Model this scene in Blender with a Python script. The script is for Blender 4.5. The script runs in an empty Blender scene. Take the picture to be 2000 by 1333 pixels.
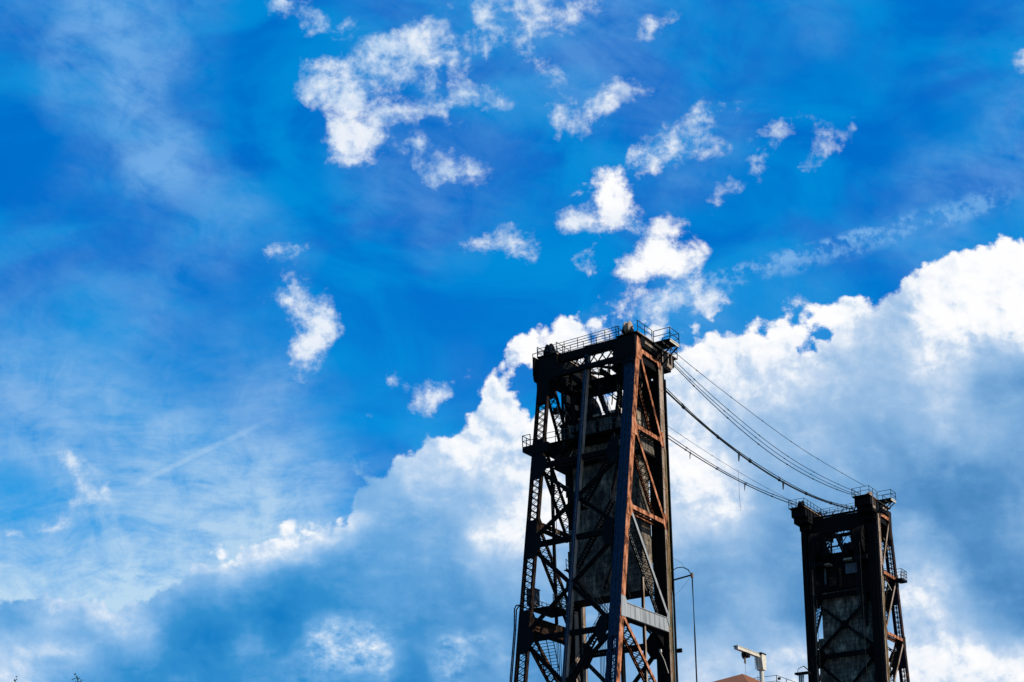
import bpy, bmesh, math, random
from mathutils import Vector, Matrix
random.seed(7)
S = bpy.context.scene
COL = S.collection

# ------------------------------------------------------------------ camera
F_PX, CX, CY = 3048.446, 999.574, 1521.966
PITCH, ROLL, YAW = 0.1162265, -0.0286858, -0.5568127
CAM = Vector((66.284, -136.585, 0.0))
Fw = Vector((math.sin(YAW)*math.cos(PITCH), math.cos(YAW)*math.cos(PITCH), math.sin(PITCH)))
R0 = Vector((math.cos(YAW), -math.sin(YAW), 0)); U0 = R0.cross(Fw)
Rt = R0*math.cos(ROLL) + U0*math.sin(ROLL); Up = -R0*math.sin(ROLL) + U0*math.cos(ROLL)
cd = bpy.data.cameras.new('camera'); cam = bpy.data.objects.new('camera', cd); COL.objects.link(cam)
m3 = Matrix((Rt, Up, -Fw)).transposed()
cam.matrix_world = Matrix.Translation(CAM) @ m3.to_4x4()
cd.sensor_width = 36; cd.lens = F_PX/2000*36
cd.shift_x = -(CX-1000)/2000; cd.shift_y = (CY-666.5)/2000
cd.clip_end = 20000
S.camera = cam

# ------------------------------------------------------------------ light
SUN_DIR = Vector((0.86, 0.12, 0.60)).normalized()        # towards the sun
EL = math.asin(SUN_DIR.z); AZ = math.atan2(SUN_DIR.x, SUN_DIR.y)
sd = bpy.data.lights.new('sun', 'SUN'); sd.energy = 5.0; sd.angle = math.radians(.5); sd.color = (1, .95, .86)
sun = bpy.data.objects.new('sun', sd); COL.objects.link(sun)
sun.rotation_euler = (-SUN_DIR).to_track_quat('-Z', 'Y').to_euler()
S.view_settings.view_transform = 'Standard'; S.view_settings.look = 'None'
S.view_settings.exposure = 0; S.view_settings.gamma = 1
S.cycles.max_bounces = 5; S.cycles.diffuse_bounces = 2

# ------------------------------------------------------------------ sky: weather map in direction space
F0 = Vector((math.sin(YAW), math.cos(YAW), 0))
def px2uv(px, py):
    d = Fw + Rt*(px-CX)/F_PX - Up*(py-CY)/F_PX
    k = d.dot(F0); return d.dot(R0)/k, d.z/k
def lin(c):
    return tuple((x/255/12.92 if x/255 <= .04045 else ((x/255+.055)/1.055)**2.4) for x in c)
K = 3048.0
BANK = [[(-400,1195),(-100,1185),(0,1182),(40,1172),(100,1165),(160,1176),(240,1188),(290,1180),(318,1150),(350,1130),(390,1105),
 (440,1092),(478,1082),(520,1082),(545,1052),(592,1046),(640,1052),(662,1036),(684,1022),(680,985),(692,945),(720,948),
 (745,938),(770,905),(802,888),(830,860),(870,843),(898,835),(908,800),(930,778),(950,742),(975,730),(1000,745),(1008,788),
 (1030,808),(1075,800),(1130,790),(1220,740),(1308,690),(1340,664),(1380,654),(1420,660),(1452,645),(1490,655),(1530,640),
 (1578,648),(1585,612),(1620,576),(1660,565),(1698,578),(1710,600),(1745,572),(1765,540),(1800,515),(1842,500),(1890,484),
 (1920,469),(1960,470),(2000,463),(2200,440),(2500,430),(2500,1800),(-400,1800)]]
SKYLINE = [(-300,1190),(0,1182),(160,1176),(300,1176),(350,1130),(440,1092),(540,1055),(640,1045),(684,1020),(690,945),(745,938),(802,888),(870,843),(905,800),(950,742),(975,680),(1000,655),(1080,615),(1160,620),(1230,660),(1308,680),(1340,664),(1380,654),(1452,645),(1530,640),(1578,640),(1590,608),(1620,576),(1660,560),(1705,580),(1745,570),(1800,512),(1890,482),(1960,466),(2100,450)]
HOLES = [(1602,664,22,12,-50)]
# cloud puffs: x, y, rx, ry, angle, cap (how solid)
PUFF = [(800,100,92,62,-15,.8),(655,165,92,58,10,.8),(720,140,80,55,0,.74),(690,265,72,66,-40,.95),(740,215,50,40,0,.8),(880,120,60,45,10,.68),(840,45,45,30,30,.6),
 (600,30,55,30,15,.62),(560,10,40,22,0,.6),(690,50,35,20,0,.58),(1010,20,110,42,10,.75),(960,60,50,30,60,.62),(1120,10,70,25,0,.62),
 (1045,110,55,26,50,.68),(1080,160,45,24,45,.66),(910,185,60,24,5,.66),(960,205,45,20,0,.6),(835,215,48,18,-8,.72),(880,235,30,12,10,.6),
 (825,275,40,30,40,.78),(860,300,35,24,0,.72),(850,340,52,26,25,.8),(930,340,38,28,20,.72),(1190,200,80,32,-28,.76),(1235,180,45,24,-20,.72),(1130,240,60,28,-25,.66),(1100,215,30,18,0,.62),
 (1280,50,45,26,-35,.66),(1370,215,48,22,-18,.76),(1445,205,22,10,-20,.62),(1340,290,85,30,-10,.58),(1510,262,42,18,-25,.74),(1560,240,28,12,-10,.66),(1475,325,30,12,-55,.7),(1410,378,40,11,-58,.72),(1565,312,18,10,-30,.66),
 (1625,290,40,18,-45,.7),(1640,262,25,10,0,.66),(1990,125,26,14,-30,.7),(1990,105,15,10,0,.62),
 (1190,372,46,52,10,1.0),(1195,415,48,44,0,1.0),(1135,430,74,30,-10,.8),(1110,400,24,14,0,.62),(1285,510,82,50,-5,1.0),(1290,450,46,34,20,.75),(1345,505,50,36,0,.85),(1250,530,52,35,0,.95),(1330,440,30,18,0,.65),
 (985,488,66,22,0,.82),(930,480,32,22,-20,.74),(990,455,22,22,0,.68),(1040,490,30,18,0,.66),(1385,545,40,14,-20,.7),(1280,590,46,22,-10,.72),(1230,600,60,14,-20,.64),(1375,605,46,26,-10,.62),(1320,570,30,15,0,.6),(1290,640,30,12,0,.58),
 (1545,600,26,26,0,.64),(1580,590,30,12,-30,.64),(1535,620,20,12,0,.6),(1455,640,26,10,-10,.64),(1150,490,20,10,0,.58),(1160,535,22,12,30,.56),
 (565,485,52,20,-10,.72),(600,470,22,12,-20,.68),(548,500,30,10,0,.6),
 (590,590,62,36,20,.86),(620,640,44,52,15,.86),(605,620,46,52,0,.86),(640,615,28,38,0,.72),(600,700,36,46,30,.84),(575,735,30,22,-30,.66),(540,580,30,22,0,.68),
 (840,775,52,32,-20,.8),(875,760,38,20,-30,.7),(775,740,16,9,-20,.58),(710,800,26,10,0,.6),(800,790,22,10,0,.6),
 (1085,655,42,34,0,.95),(1130,650,36,30,0,.92),(1060,680,62,28,0,.9),(1020,690,40,22,0,.8),(1165,700,55,40,0,.85),(1100,700,60,40,0,.85),(1220,680,60,40,0,.9),
 (150,925,38,26,50,.66),(178,965,34,34,70,.7),(105,1025,42,18,-15,.7),(50,1035,52,10,0,.62),(130,1010,22,18,-40,.62),
 (600,1030,105,13,-9,.66),(520,1062,60,16,-25,.66),(690,900,36,34,-30,.56)]
PUFF = [(x, y, rx*1.22, ry*1.22, a, min(c+.05, .85)) if (x > 1290 and y < 400) or (x < 200) else (x, y, rx, ry, a, c) for x, y, rx, ry, a, c in PUFF]
# brightness of the cloud bank at points: x, y, value
RIMS = [(345,1142),(392,1112),(425,1102),(455,1100),(500,1092),(525,1088),(545,1068),(570,1060),(600,1058),(630,1056),(655,1046),(675,1034)]
BR = [(x_, y_, .93) for x_, y_ in RIMS]+[(x_+14, y_+46, .33) for x_, y_ in RIMS]+[(90,1182,.9),(110,1200,.85),(150,1195,.6),(190,1185,.9),(215,1195,.8),(235,1190,.9),(60,1200,.5),(20,1190,.5),(20,1208,.42),(160,1222,.45),(260,1215,.45),(300,1200,.6),(330,1185,.4),(1480,740,.74),(1420,770,.72),(1380,800,.76),(1540,720,.74),(1330,790,.82),(1700,900,.5),(1620,1000,.5),(1570,1130,.36),(1650,700,.66),(630,1255,.85),(668,1275,.8),(705,1260,.86),(735,1272,.8),(600,1275,.4),(650,1300,.42),(770,1270,.35),(885,1278,.85),(860,1290,.4),(1480,1225,.45),(1500,1240,.5),(1560,1290,.8),(1790,1110,.8),(1815,1060,.3),(1850,1020,.25),(1765,1130,.85),(1870,1160,.75),(1905,1190,.6),(20,1245,.70),(80,1250,.72),(40,1290,.76),(0,1230,.62),(110,1285,.72),(20,1333,.74),(70,1325,.74),(150,1260,.66),(120,1245,.66),(0,1290,.72),(-60,1300,.74),(-60,1220,.6),(1000,830,.93),(950,850,.88),(900,870,.82),(855,885,.78),(1040,850,1),(1045,940,.9),(980,915,.72),(960,890,.84),(1010,960,.78),(930,780,.86),(970,750,.86),(1050,1000,.95),(825,930,.78),(825,900,.7),(760,955,.58),(705,975,.52),
 (1000,1040,.88),(960,1060,.78),(900,990,.62),(850,1050,.54),(780,1050,.5),(720,1080,.48),(650,1100,.4),(640,1060,.62),(560,1135,.27),(490,1170,.24),(440,1180,.35),(405,1165,.72),(560,1068,1),(590,1060,.9),(520,1090,.5),(455,1105,.92),(420,1110,.85),
 (345,1140,.6),(380,1150,.45),(300,1180,.55),(240,1195,.75),(180,1190,.85),(110,1185,.88),(40,1190,.55),(0,1200,.55),(60,1215,.5),(130,1230,.55),(180,1240,.5),(260,1245,.7),(255,1235,.8),(330,1225,.38),(155,1298,.85),(200,1300,.45),(250,1300,.3),(160,1325,.25),(110,1333,.35),
 (450,1250,.17),(400,1220,.2),(370,1260,.25),(350,1300,.33),(500,1320,.4),(620,1180,.28),(700,1200,.28),(735,1160,.45),(700,1140,.48),(800,1150,.42),(900,1150,.45),(950,1100,.58),(1000,1150,.55),(980,1200,.42),(900,1210,.36),(850,1245,.3),(760,1250,.3),(1010,1240,.36),(950,1310,.3),
 (810,1315,.25),(650,1265,.74),(725,1265,.78),(690,1290,.62),(600,1290,.55),(560,1315,.46),(700,1325,.3),(880,1280,.8),(960,1285,.74),(915,1290,.35),(485,1258,.55),(540,1240,.2),(560,1200,.22),(460,1310,.35),
 (1340,690,1),(1420,672,1),(1500,680,1),(1560,668,.98),(1340,760,.8),(1350,830,.82),(1330,900,.96),(1400,955,.92),(1350,980,.84),(1420,1000,.88),(1450,725,.82),(1380,720,.95),(1500,760,.78),(1560,740,.74),(1430,830,.70),(1500,850,.64),(1580,840,.64),
 (1650,640,.86),(1640,592,1),(1680,590,1),(1700,650,.68),(1700,750,.6),(1720,850,.52),(1650,880,.58),(1600,930,.58),(1500,950,.6),(1450,1060,.55),(1380,1080,.45),(1330,1020,.7),(1400,1150,.38),(1500,1100,.4),(1450,1210,.55),(1550,1200,.35),(1350,1200,.4),(1350,1120,.42),(1540,1050,.46),(1480,1180,.54),
 (1400,1290,.68),(1520,1275,.84),(1480,1315,.74),(1380,1330,.7),(1340,1290,.6),(1800,535,1),(1900,510,1),(1980,500,1),(1850,590,1),(1820,640,1),(1900,630,1),(1980,620,1),(1960,560,1),(1990,665,1),(1765,600,.72),(1740,640,.62),(1755,700,.62),(1800,700,.8),(1880,690,.78),(1940,690,.62),(1990,720,.42),(1930,760,.45),
 (1850,770,.68),(1800,800,.58),(1980,820,.5),(1900,850,.55),(1780,900,.48),(1850,930,.36),(1780,970,.34),(1830,990,.22),(1900,960,.26),(1980,930,.42),(1990,1040,.5),(1900,1030,.26),(1860,1060,.4),(1795,1035,.72),(1770,1050,.5),(1830,1080,.62),(1765,1110,.62),(1900,1110,.26),(1960,1100,.36),(1990,1190,.28),(1930,1160,.22),(1880,1180,.35),
 (1840,1155,.86),(1790,1165,.9),(1870,1210,.8),(1950,1225,.55),(1800,1230,.76),(1900,1290,.95),(1800,1290,.88),(1980,1290,.93),(1900,1325,.86),(1820,1330,.75),(1700,1050,.4),(1700,950,.5),(1700,1200,.4),(1200,900,.9),(1200,1000,.9),(1200,1200,.55),(1250,750,.9),(1150,850,.95),(1150,1150,.55),(1200,1300,.5),(1090,1100,.6),(1090,1200,.48),(1060,1300,.38),
 (1190,380,1.0),(1285,505,1.0),(1130,430,.85),(1240,440,.85),(1260,470,.95),(700,160,.78),(650,165,.8),(690,280,.84),(800,110,.79),(720,90,.76),(600,620,.84),(620,660,.86),(985,490,.82),(840,775,.84),(1060,650,1),(560,485,.8),(1200,200,.8),(850,310,.78),(1370,215,.8),(1500,270,.78),(1020,20,.8),(150,950,.8),(80,1030,.8),(1110,430,.9),(1350,600,.85),(1620,285,.8),(600,1028,.95),(1990,120,.8),(1250,400,.95),(400,400,.8),(200,200,.8),(200,700,.8),(1600,150,.8),(1700,400,.85),(1850,300,.85)]
# thin high cloud (cirrus): x, y, amount
CI = [(60,40,.25),(150,60,.62),(250,60,.7),(320,60,.6),(40,150,.1),(150,140,.55),(250,150,.7),(330,130,.6),(400,60,.08),(150,200,.3),(230,220,.7),(300,260,.55),(370,180,.1),(200,300,.2),(290,300,.85),(350,320,.75),(400,355,.5),(450,300,.03),(100,300,.0),(0,250,.0),(30,380,.03),
 (150,340,.28),(60,400,.15),(200,420,.12),(380,430,.3),(450,420,.42),(430,480,.4),(540,460,.25),(330,460,.25),(150,400,.05),(100,500,.18),(250,500,.12),(150,530,.3),(50,520,.25),(300,560,.38),(220,570,.32),(400,560,.15),(500,540,.08),(80,600,.2),(30,640,.35),(100,650,.35),(200,640,.2),(290,640,.4),(400,640,.2),(500,640,.12),(470,690,.3),(350,700,.2),
 (30,720,.6),(120,720,.6),(200,730,.45),(300,760,.25),(400,740,.25),(480,760,.4),(540,790,.5),(100,780,.6),(180,790,.6),(30,800,.6),(260,810,.62),(340,850,.68),(420,800,.35),(480,830,.55),(560,830,.35),(620,820,.12),(700,850,.03),(600,870,.5),(540,900,.72),(620,930,.7),(660,900,.4),(440,900,.7),(300,900,.6),(200,900,.55),(100,880,.65),(30,860,.6),
 (30,940,.1),(60,960,.1),(20,990,.4),(120,960,.45),(230,980,.68),(330,960,.72),(450,980,.78),(560,980,.82),(620,990,.7),(660,1000,.25),(700,930,.15),(80,1060,.6),(200,1050,.68),(300,1050,.75),(400,1060,.85),(470,1050,.85),(540,1040,.9),(600,1045,.8),(30,1110,.75),(100,1130,.78),(200,1140,.86),(300,1130,.9),(0,1160,.8),
 (20,1250,.92),(80,1260,.95),(50,1310,1.),(110,1290,1.),(150,1250,.9),(0,1333,1.),
 (500,100,.05),(500,200,.03),(480,20,.05),(395,10,.35),(540,300,.05),(640,400,.05),(700,380,.28),(740,370,.3),(600,400,.03),(800,430,.2),(850,420,.42),(870,450,.3),(920,400,.25),(950,400,.15),(900,480,.1),(760,500,.04),(700,560,.02),(800,600,.04),(900,600,.03),(1000,560,.02),(830,680,.06),(900,690,.1),(720,680,.03),(750,760,.08),
 (980,300,.15),(1030,340,.1),(960,250,.35),(1000,250,.2),(900,250,.2),(1090,300,.08),(1150,100,.35),(1180,60,.42),(1130,150,.4),(1250,120,.28),(1330,100,.16),(1250,280,.18),(1350,320,.3),(1300,280,.3),(1410,280,.25),(1400,100,.1),(1500,100,.1),(1600,60,.2),(1700,60,.08),(1600,160,.05),(1800,60,.05),(1900,120,.12),(1880,170,.15),(1850,220,.04),
 (1980,260,.4),(1960,300,.42),(1900,330,.35),(1850,350,.32),(1800,380,.3),(1900,400,.42),(1820,430,.4),(1750,470,.3),(1980,350,.45),(1950,430,.12),(1700,400,.1),(1700,300,.05),(1600,400,.04),(1500,400,.03),(1550,470,.18),(1650,480,.2),(1600,540,.18),(1520,560,.18),(1450,540,.1),(1450,600,.1),(1700,530,.05),(1400,450,.05),(1230,330,.1),(1500,330,.02),
 (1350,640,.25),(1400,630,.3),(1200,640,.1),(1100,560,.02),(1000,640,.02),(1070,540,.03),(1030,740,.1)]
import numpy as np
def polysd(X, Y, Pg):
    d = np.full(X.shape, 1e9); ins = np.zeros(X.shape, bool); n = len(Pg)
    for i in range(n):
        (ax, ay), (bx_, by_) = Pg[i], Pg[(i+1) % n]
        vx, vy = bx_-ax, by_-ay; t = np.clip(((X-ax)*vx+(Y-ay)*vy)/(vx*vx+vy*vy+1e-9), 0, 1)
        d = np.minimum(d, np.hypot(X-ax-vx*t, Y-ay-vy*t))
        if ay != by_: ins ^= ((ay > Y) != (by_ > Y)) & (X < vx*(Y-ay)/vy+ax)
    return np.where(ins, d, -d)
def elsd(X, Y, e):
    x, y, rx, ry, a = e[:5]; c, s_ = math.cos(math.radians(a)), math.sin(math.radians(a))
    dx, dy = X-x, Y-y
    return (1-np.hypot((dx*c+dy*s_)/rx, (-dx*s_+dy*c)/ry))*min(rx, ry)
def rbf(X, Y, pts, sg):
    sw = np.zeros(X.shape)+1e-12; sv = np.zeros(X.shape)
    for x, y, v_ in pts:
        d2 = (X-x)**2+(Y-y)**2
        w_ = np.exp(-d2/(2*sg*sg))+.02*np.exp(-d2/(2*(2.2*sg)**2))+1e-4*np.exp(-d2/(2*(6*sg)**2))
        sw += w_; sv += w_*v_
    return sv/sw
def weather(X, Y):
    D = .5+polysd(X, Y, BANK[0])/62
    for e in HOLES: D = np.minimum(D, .5-elsd(X, Y, e)/40)
    D = np.minimum(D, 1.)
    for e in PUFF:
        q = elsd(X, Y, e); D = np.maximum(D, np.minimum(np.where(q > 0, .5+q/75, .5+q/60), e[5]))
    return np.clip(D, 0, 1), np.clip(rbf(X, Y, BR, 25), 0, 1.1), np.clip(rbf(X, Y, CI, 32), 0, 1)
UA, UB, VA, VB = -.36, .39, .16, .67
NC, NR = 92, 44
def uv2px(u, v):
    d = F0 + R0*u + Vector((0, 0, v)); k = d.dot(Fw)
    return CX+F_PX*d.dot(Rt)/k, CY-F_PX*d.dot(Up)/k

w = bpy.data.worlds.new('World'); S.world = w; w.use_nodes = True
nt = w.node_tree; nt.nodes.clear()
def node(t, **kw):
    n = nt.nodes.new(t)
    for k, v in kw.items(): setattr(n, k, v)
    return n
def plug(s, v):
    if hasattr(v, 'is_output'): nt.links.new(v, s)
    elif isinstance(v, (tuple, list)) and s.type == 'RGBA' and len(v) == 3: s.default_value = (*v, 1)
    else: s.default_value = v
def M(op, a, b=0.0, c=None, clamp=False):
    n = node('ShaderNodeMath', operation=op, use_clamp=clamp); plug(n.inputs[0], a); plug(n.inputs[1], b)
    if c is not None: plug(n.inputs[2], c)
    return n.outputs[0]
def VM(op, a, b=(0, 0, 0), sc=None):
    n = node('ShaderNodeVectorMath', operation=op); plug(n.inputs[0], a)
    if b is not None and len(n.inputs) > 1: plug(n.inputs[1], b)
    if sc is not None: plug(n.inputs['Scale'], sc)
    return n.outputs['Value'] if op == 'DOT_PRODUCT' else n.outputs[0]
def XYZ(x, y, z=0.0):
    n = node('ShaderNodeCombineXYZ'); plug(n.inputs[0], x); plug(n.inputs[1], y); plug(n.inputs[2], z); return n.outputs[0]
def SEP(v):
    n = node('ShaderNodeSeparateXYZ'); plug(n.inputs[0], v); return n.outputs
def NOISE(v, scale, det=4.0, rough=.55, dist=0.0, typ='FBM', color=False):
    n = node('ShaderNodeTexNoise'); n.noise_dimensions = '3D'
    try: n.noise_type = typ
    except Exception: pass
    plug(n.inputs['Vector'], v); plug(n.inputs['Scale'], scale); plug(n.inputs['Detail'], det); plug(n.inputs['Roughness'], rough); plug(n.inputs['Distortion'], dist)
    return n.outputs[1] if color else n.outputs[0]
def SM(x, a, b, lo=0.0, hi=1.0, typ='SMOOTHSTEP'):
    n = node('ShaderNodeMapRange', interpolation_type=typ); n.clamp = True
    plug(n.inputs[0], x)
    for i, q in enumerate((a, b, lo, hi)): plug(n.inputs[1+i], q)
    return n.outputs[0]
def MIX(f, a, b):
    n = node('ShaderNodeMix', data_type='RGBA'); plug(n.inputs[0], f); plug(n.inputs[6], a); plug(n.inputs[7], b); return n.outputs[2]

tc = node('ShaderNodeTexCoord'); dirv = tc.outputs['Generated']
fwd = M('MAXIMUM', M('ABSOLUTE', VM('DOT_PRODUCT', dirv, tuple(F0))), .08)
u = M('DIVIDE', VM('DOT_PRODUCT', dirv, tuple(R0)), fwd)
v = M('DIVIDE', M('ABSOLUTE', SEP(dirv)[2]), fwd)
P = XYZ(u, v, 0)
# turbulence that tears the cloud edges
w1 = VM('SUBTRACT', NOISE(P, 26, 2, .5, 0, color=True), (.5, .5, .5))
w2 = VM('SUBTRACT', NOISE(P, 95, 4, .6, 0, color=True), (.5, .5, .5))
Pw = VM('ADD', P, VM('ADD', VM('SCALE', w1, sc=.010), VM('SCALE', w2, sc=.008)))
su = SEP(Pw)
col = M('MULTIPLY', M('SUBTRACT', su[0], UA), (NC-1)/(UB-UA))
row = M('MULTIPLY', M('SUBTRACT', su[1], VA), (NR-1)/(VB-VA))
row = M('MINIMUM', M('MAXIMUM', row, 0.0), NR-1.001)
# three strips of 32 columns, overlapping by two
strips = [(0, 31), (30, 61), (60, 91)]
fac = XYZ(*[M('DIVIDE', M('SUBTRACT', col, float(a)), 31.0) for a, b in strips[:3]]); fac4 = M('DIVIDE', M('SUBTRACT', col, 90.0), 31.0)
sws = XYZ(M('GREATER_THAN', col, 30.5), M('GREATER_THAN', col, 60.5), M('GREATER_THAN', col, 90.5))
vg = np.array([[uv2px(UA+(UB-UA)*c/(NC-1), VA+(VB-VA)*r/(NR-1)) for c in range(NC)] for r in range(NR)])
WM = np.stack(weather(vg[..., 0], vg[..., 1]), -1)
world_nt = nt
def row_group(r):
    """one height of the weather map as a small node group: four colour ramps along the horizon"""
    global nt
    g_ = bpy.data.node_groups.new('weather_row', 'ShaderNodeTree')
    for nm in ('fac', 'sw'): g_.interface.new_socket(nm, in_out='INPUT', socket_type='NodeSocketVector')
    g_.interface.new_socket('fac4', in_out='INPUT', socket_type='NodeSocketFloat')
    g_.interface.new_socket('weather', in_out='OUTPUT', socket_type='NodeSocketColor')
    nt = g_
    gi = node('NodeGroupInput'); go = node('NodeGroupOutput'); fx = SEP(gi.outputs[0]); sx = SEP(gi.outputs[1])
    fs = [fx[0], fx[1], fx[2], gi.outputs[2]]; o = None
    for si, (a, b) in enumerate(strips):
        seg = [tuple(map(float, q)) for q in WM[r, a:b+1]]
        n = nt.nodes.new('ShaderNodeValToRGB'); cr = n.color_ramp
        for i in range(1, 31): cr.elements.new(i/31)
        for e, q in zip(cr.elements, seg): e.color = (*q, 1)
        plug(n.inputs[0], fs[si]); o = n.outputs[0] if o is None else MIX(sx[si-1], o, n.outputs[0])
    nt.links.new(o, go.inputs[0]); nt = world_nt
    return g_
groups = [row_group(r) for r in range(NR)]
acc = None
for r in range(NR):
    n = nt.nodes.new('ShaderNodeGroup'); n.node_tree = groups[r]
    plug(n.inputs[0], fac); plug(n.inputs[1], sws); plug(n.inputs[2], fac4)
    acc = n.outputs[0] if acc is None else MIX(M('SUBTRACT', row, float(r-1), clamp=True), acc, n.outputs[0])
D, G, C = SEP(acc)
# --- cumulus edge: convex knobs (cells) plus torn wisps
def VOR(vec, scale, smooth=.6):
    n = node('ShaderNodeTexVoronoi'); n.feature = 'SMOOTH_F1'; plug(n.inputs['Vector'], vec); plug(n.inputs['Scale'], scale)
    plug(n.inputs['Smoothness'], smooth); return n.outputs[0]
Pv = VM('ADD', P, VM('SCALE', w2, sc=.006))
lum = NOISE(P, 42, 7, .62, .25)
fine = NOISE(P, 170, 5, .7)
vo1 = VOR(Pv, 60); vo2 = VOR(Pv, 140)
knob = M('ADD', M('MULTIPLY', M('SUBTRACT', .42, vo1), .5), M('MULTIPLY', M('SUBTRACT', .42, vo2), .3))
# skyline of the great bank: height as a function of bearing
sky_r = node('ShaderNodeValToRGB'); sky_r.color_ramp.interpolation = 'LINEAR'
sp_ = []
for x_, y_ in SKYLINE:
    a_, b_ = px2uv(x_, y_); sp_.append(((a_-UA)/(UB-UA), (b_-VA)/(VB-VA)))
sp_ = [q for q in sp_ if 0 <= q[0] <= 1][:32]
while len(sky_r.color_ramp.elements) < len(sp_): sky_r.color_ramp.elements.new(.5)
for e, (p_, c_) in zip(sky_r.color_ramp.elements, sp_): e.position = p_; e.color = (c_, c_, c_, 1)
plug(sky_r.inputs[0], M('DIVIDE', M('SUBTRACT', u, UA), UB-UA))
gap = M('SUBTRACT', M('DIVIDE', M('SUBTRACT', v, VA), VB-VA), sky_r.outputs[0])
bankm = SM(gap, .045, .015, 0, 1) if False else SM(gap, .015, .05, 1, 0)
edgeB = M('ADD', D, M('ADD', M('MULTIPLY', M('SUBTRACT', lum, .5), .45), M('ADD', M('MULTIPLY', M('SUBTRACT', fine, .5), .36), knob)))
edgeP = M('ADD', D, M('ADD', M('ADD', M('MULTIPLY', M('SUBTRACT', lum, .5), 1.1), M('MULTIPLY', knob, .45)), M('MULTIPLY', M('SUBTRACT', fine, .5), .42)))
brt = SM(G, .86, 1.0)
alP = M('MULTIPLY', SM(edgeP, .43, M('SUBTRACT', .86, M('MULTIPLY', brt, .07))), M('ADD', .90, M('MULTIPLY', brt, .1)))
alB = SM(edgeB, .40, .60)
alpha = M('ADD', M('MULTIPLY', alB, bankm), M('MULTIPLY', alP, M('SUBTRACT', 1.0, bankm)))
# --- relief: the side towards the sun is brighter, creases between the billows darker
off = (.004, .004, 0)
nA = NOISE(P, 34, 7, .6, .2)
rel = M('SUBTRACT', nA, NOISE(VM('ADD', P, off), 34, 7, .6, .2))
crease = M('ABSOLUTE', M('SUBTRACT', NOISE(Pw, 20, 4, .52), .5))
crease2 = M('ABSOLUTE', M('SUBTRACT', NOISE(Pw, 46, 4, .55), .5))
mot = M('SUBTRACT', NOISE(P, 12, 5, .5, .5), .5)
rk = SM(G, .55, .95, .25, 1.0)
wisp = M('MULTIPLY', SM(NOISE(XYZ(M('MULTIPLY', u, .55), v, 4.0), 60, 5, .6, .2), .48, .72), .07)
gB = M('ADD', G, M('ADD', M('MULTIPLY', M('MULTIPLY', rel, rk), .8), M('ADD', M('MULTIPLY', M('MULTIPLY', M('SUBTRACT', M('ADD', crease, M('MULTIPLY', crease2, .6)), .13), .62), M('ADD', rk, .12)), M('ADD', M('MULTIPLY', mot, .30), wisp))))
tuft = M('MULTIPLY', M('MULTIPLY', M('MULTIPLY', SM(v, .21, .25, 1, 0), SM(u, -.21, -.16)), SM(u, -.03, .01, 1, 0)), SM(G, .38, .6))
gB = M('ADD', gB, M('MULTIPLY', tuft, M('ADD', M('MULTIPLY', M('SUBTRACT', NOISE(XYZ(M('MULTIPLY', M('ADD', u, v), .7), M('SUBTRACT', v, M('MULTIPLY', u, .3)), 1.0), 75, 5, .55), .53), .9), M('MULTIPLY', M('SUBTRACT', fine, .5), .5))))
gP = M('ADD', G, M('ADD', M('MULTIPLY', rel, .5), M('MULTIPLY', M('SUBTRACT', edgeP, .72), .22)))
g = M('ADD', M('MULTIPLY', gB, bankm), M('MULTIPLY', gP, M('SUBTRACT', 1.0, bankm)))
cr = node('ShaderNodeValToRGB'); plug(cr.inputs[0], g)
stops = [(0, (8,105,188)), (.2, (22,126,198)), (.35, (54,144,208)), (.5, (100,166,222)), (.65, (148,192,234)), (.78, (196,218,243)), (.88, (240,246,253)), (1, (254,254,255))]
while len(cr.color_ramp.elements) < len(stops): cr.color_ramp.elements.new(.5)
for e, (p_, c_) in zip(cr.color_ramp.elements, stops): e.position = p_; e.color = (*lin(c_), 1)
cg = node('ShaderNodeValToRGB'); plug(cg.inputs[0], g)
stops = [(0, (40,110,172)), (.2, (62,128,186)), (.35, (90,148,202)), (.5, (124,172,218)), (.65, (160,194,230)), (.78, (198,217,240)), (.88, (240,245,252)), (1, (254,254,255))]
while len(cg.color_ramp.elements) < len(stops): cg.color_ramp.elements.new(.5)
for e, (p_, c_) in zip(cg.color_ramp.elements, stops): e.position = p_; e.color = (*lin(c_), 1)
cumcol = MIX(SM(u, -.12, .1), cr.outputs[0], cg.outputs[0])
# --- cirrus: long streaks
def streak(ang, sx, sy, det, seed):
    c, s = math.cos(ang), math.sin(ang)
    a = M('ADD', M('MULTIPLY', u, c*sx), M('MULTIPLY', v, s*sx)); b = M('ADD', M('MULTIPLY', u, -s*sy), M('MULTIPLY', v, c*sy))
    return NOISE(XYZ(a, b, seed), 1.0, det, .62, .55)
bend = M('MULTIPLY', M('SUBTRACT', NOISE(P, 7, 2, .5), .5), .05)
v0, u0 = v, u
v = M('ADD', v0, bend)
t1 = streak(math.radians(-38), 11, 34, 7, 3.1); t2 = streak(math.radians(-20), 20, 75, 6, 5.1)
b1 = streak(math.radians(-9), 9, 38, 7, 8.4); b2 = streak(math.radians(5), 20, 95, 6, 1.7)
v = v0
st3 = NOISE(P, 34, 7, .66, .5)
hi_ = SM(v, .36, .48)
fib = M('ADD', M('MULTIPLY', M('ADD', M('MULTIPLY', t1, .6), M('MULTIPLY', t2, .4)), hi_), M('MULTIPLY', M('ADD', M('MULTIPLY', b1, .6), M('MULTIPLY', b2, .4)), M('SUBTRACT', 1.0, hi_)))
sm = M('ADD', M('MULTIPLY', fib, .58), M('MULTIPLY', st3, .42))
Cq = M('MULTIPLY', M('MAXIMUM', M('SUBTRACT', C, .06), 0.0), 1.08)
ci = M('MULTIPLY', Cq, SM(M('ADD', sm, M('MULTIPLY', Cq, .09)), .41, .62, .10, 1.3, 'LINEAR'))
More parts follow.
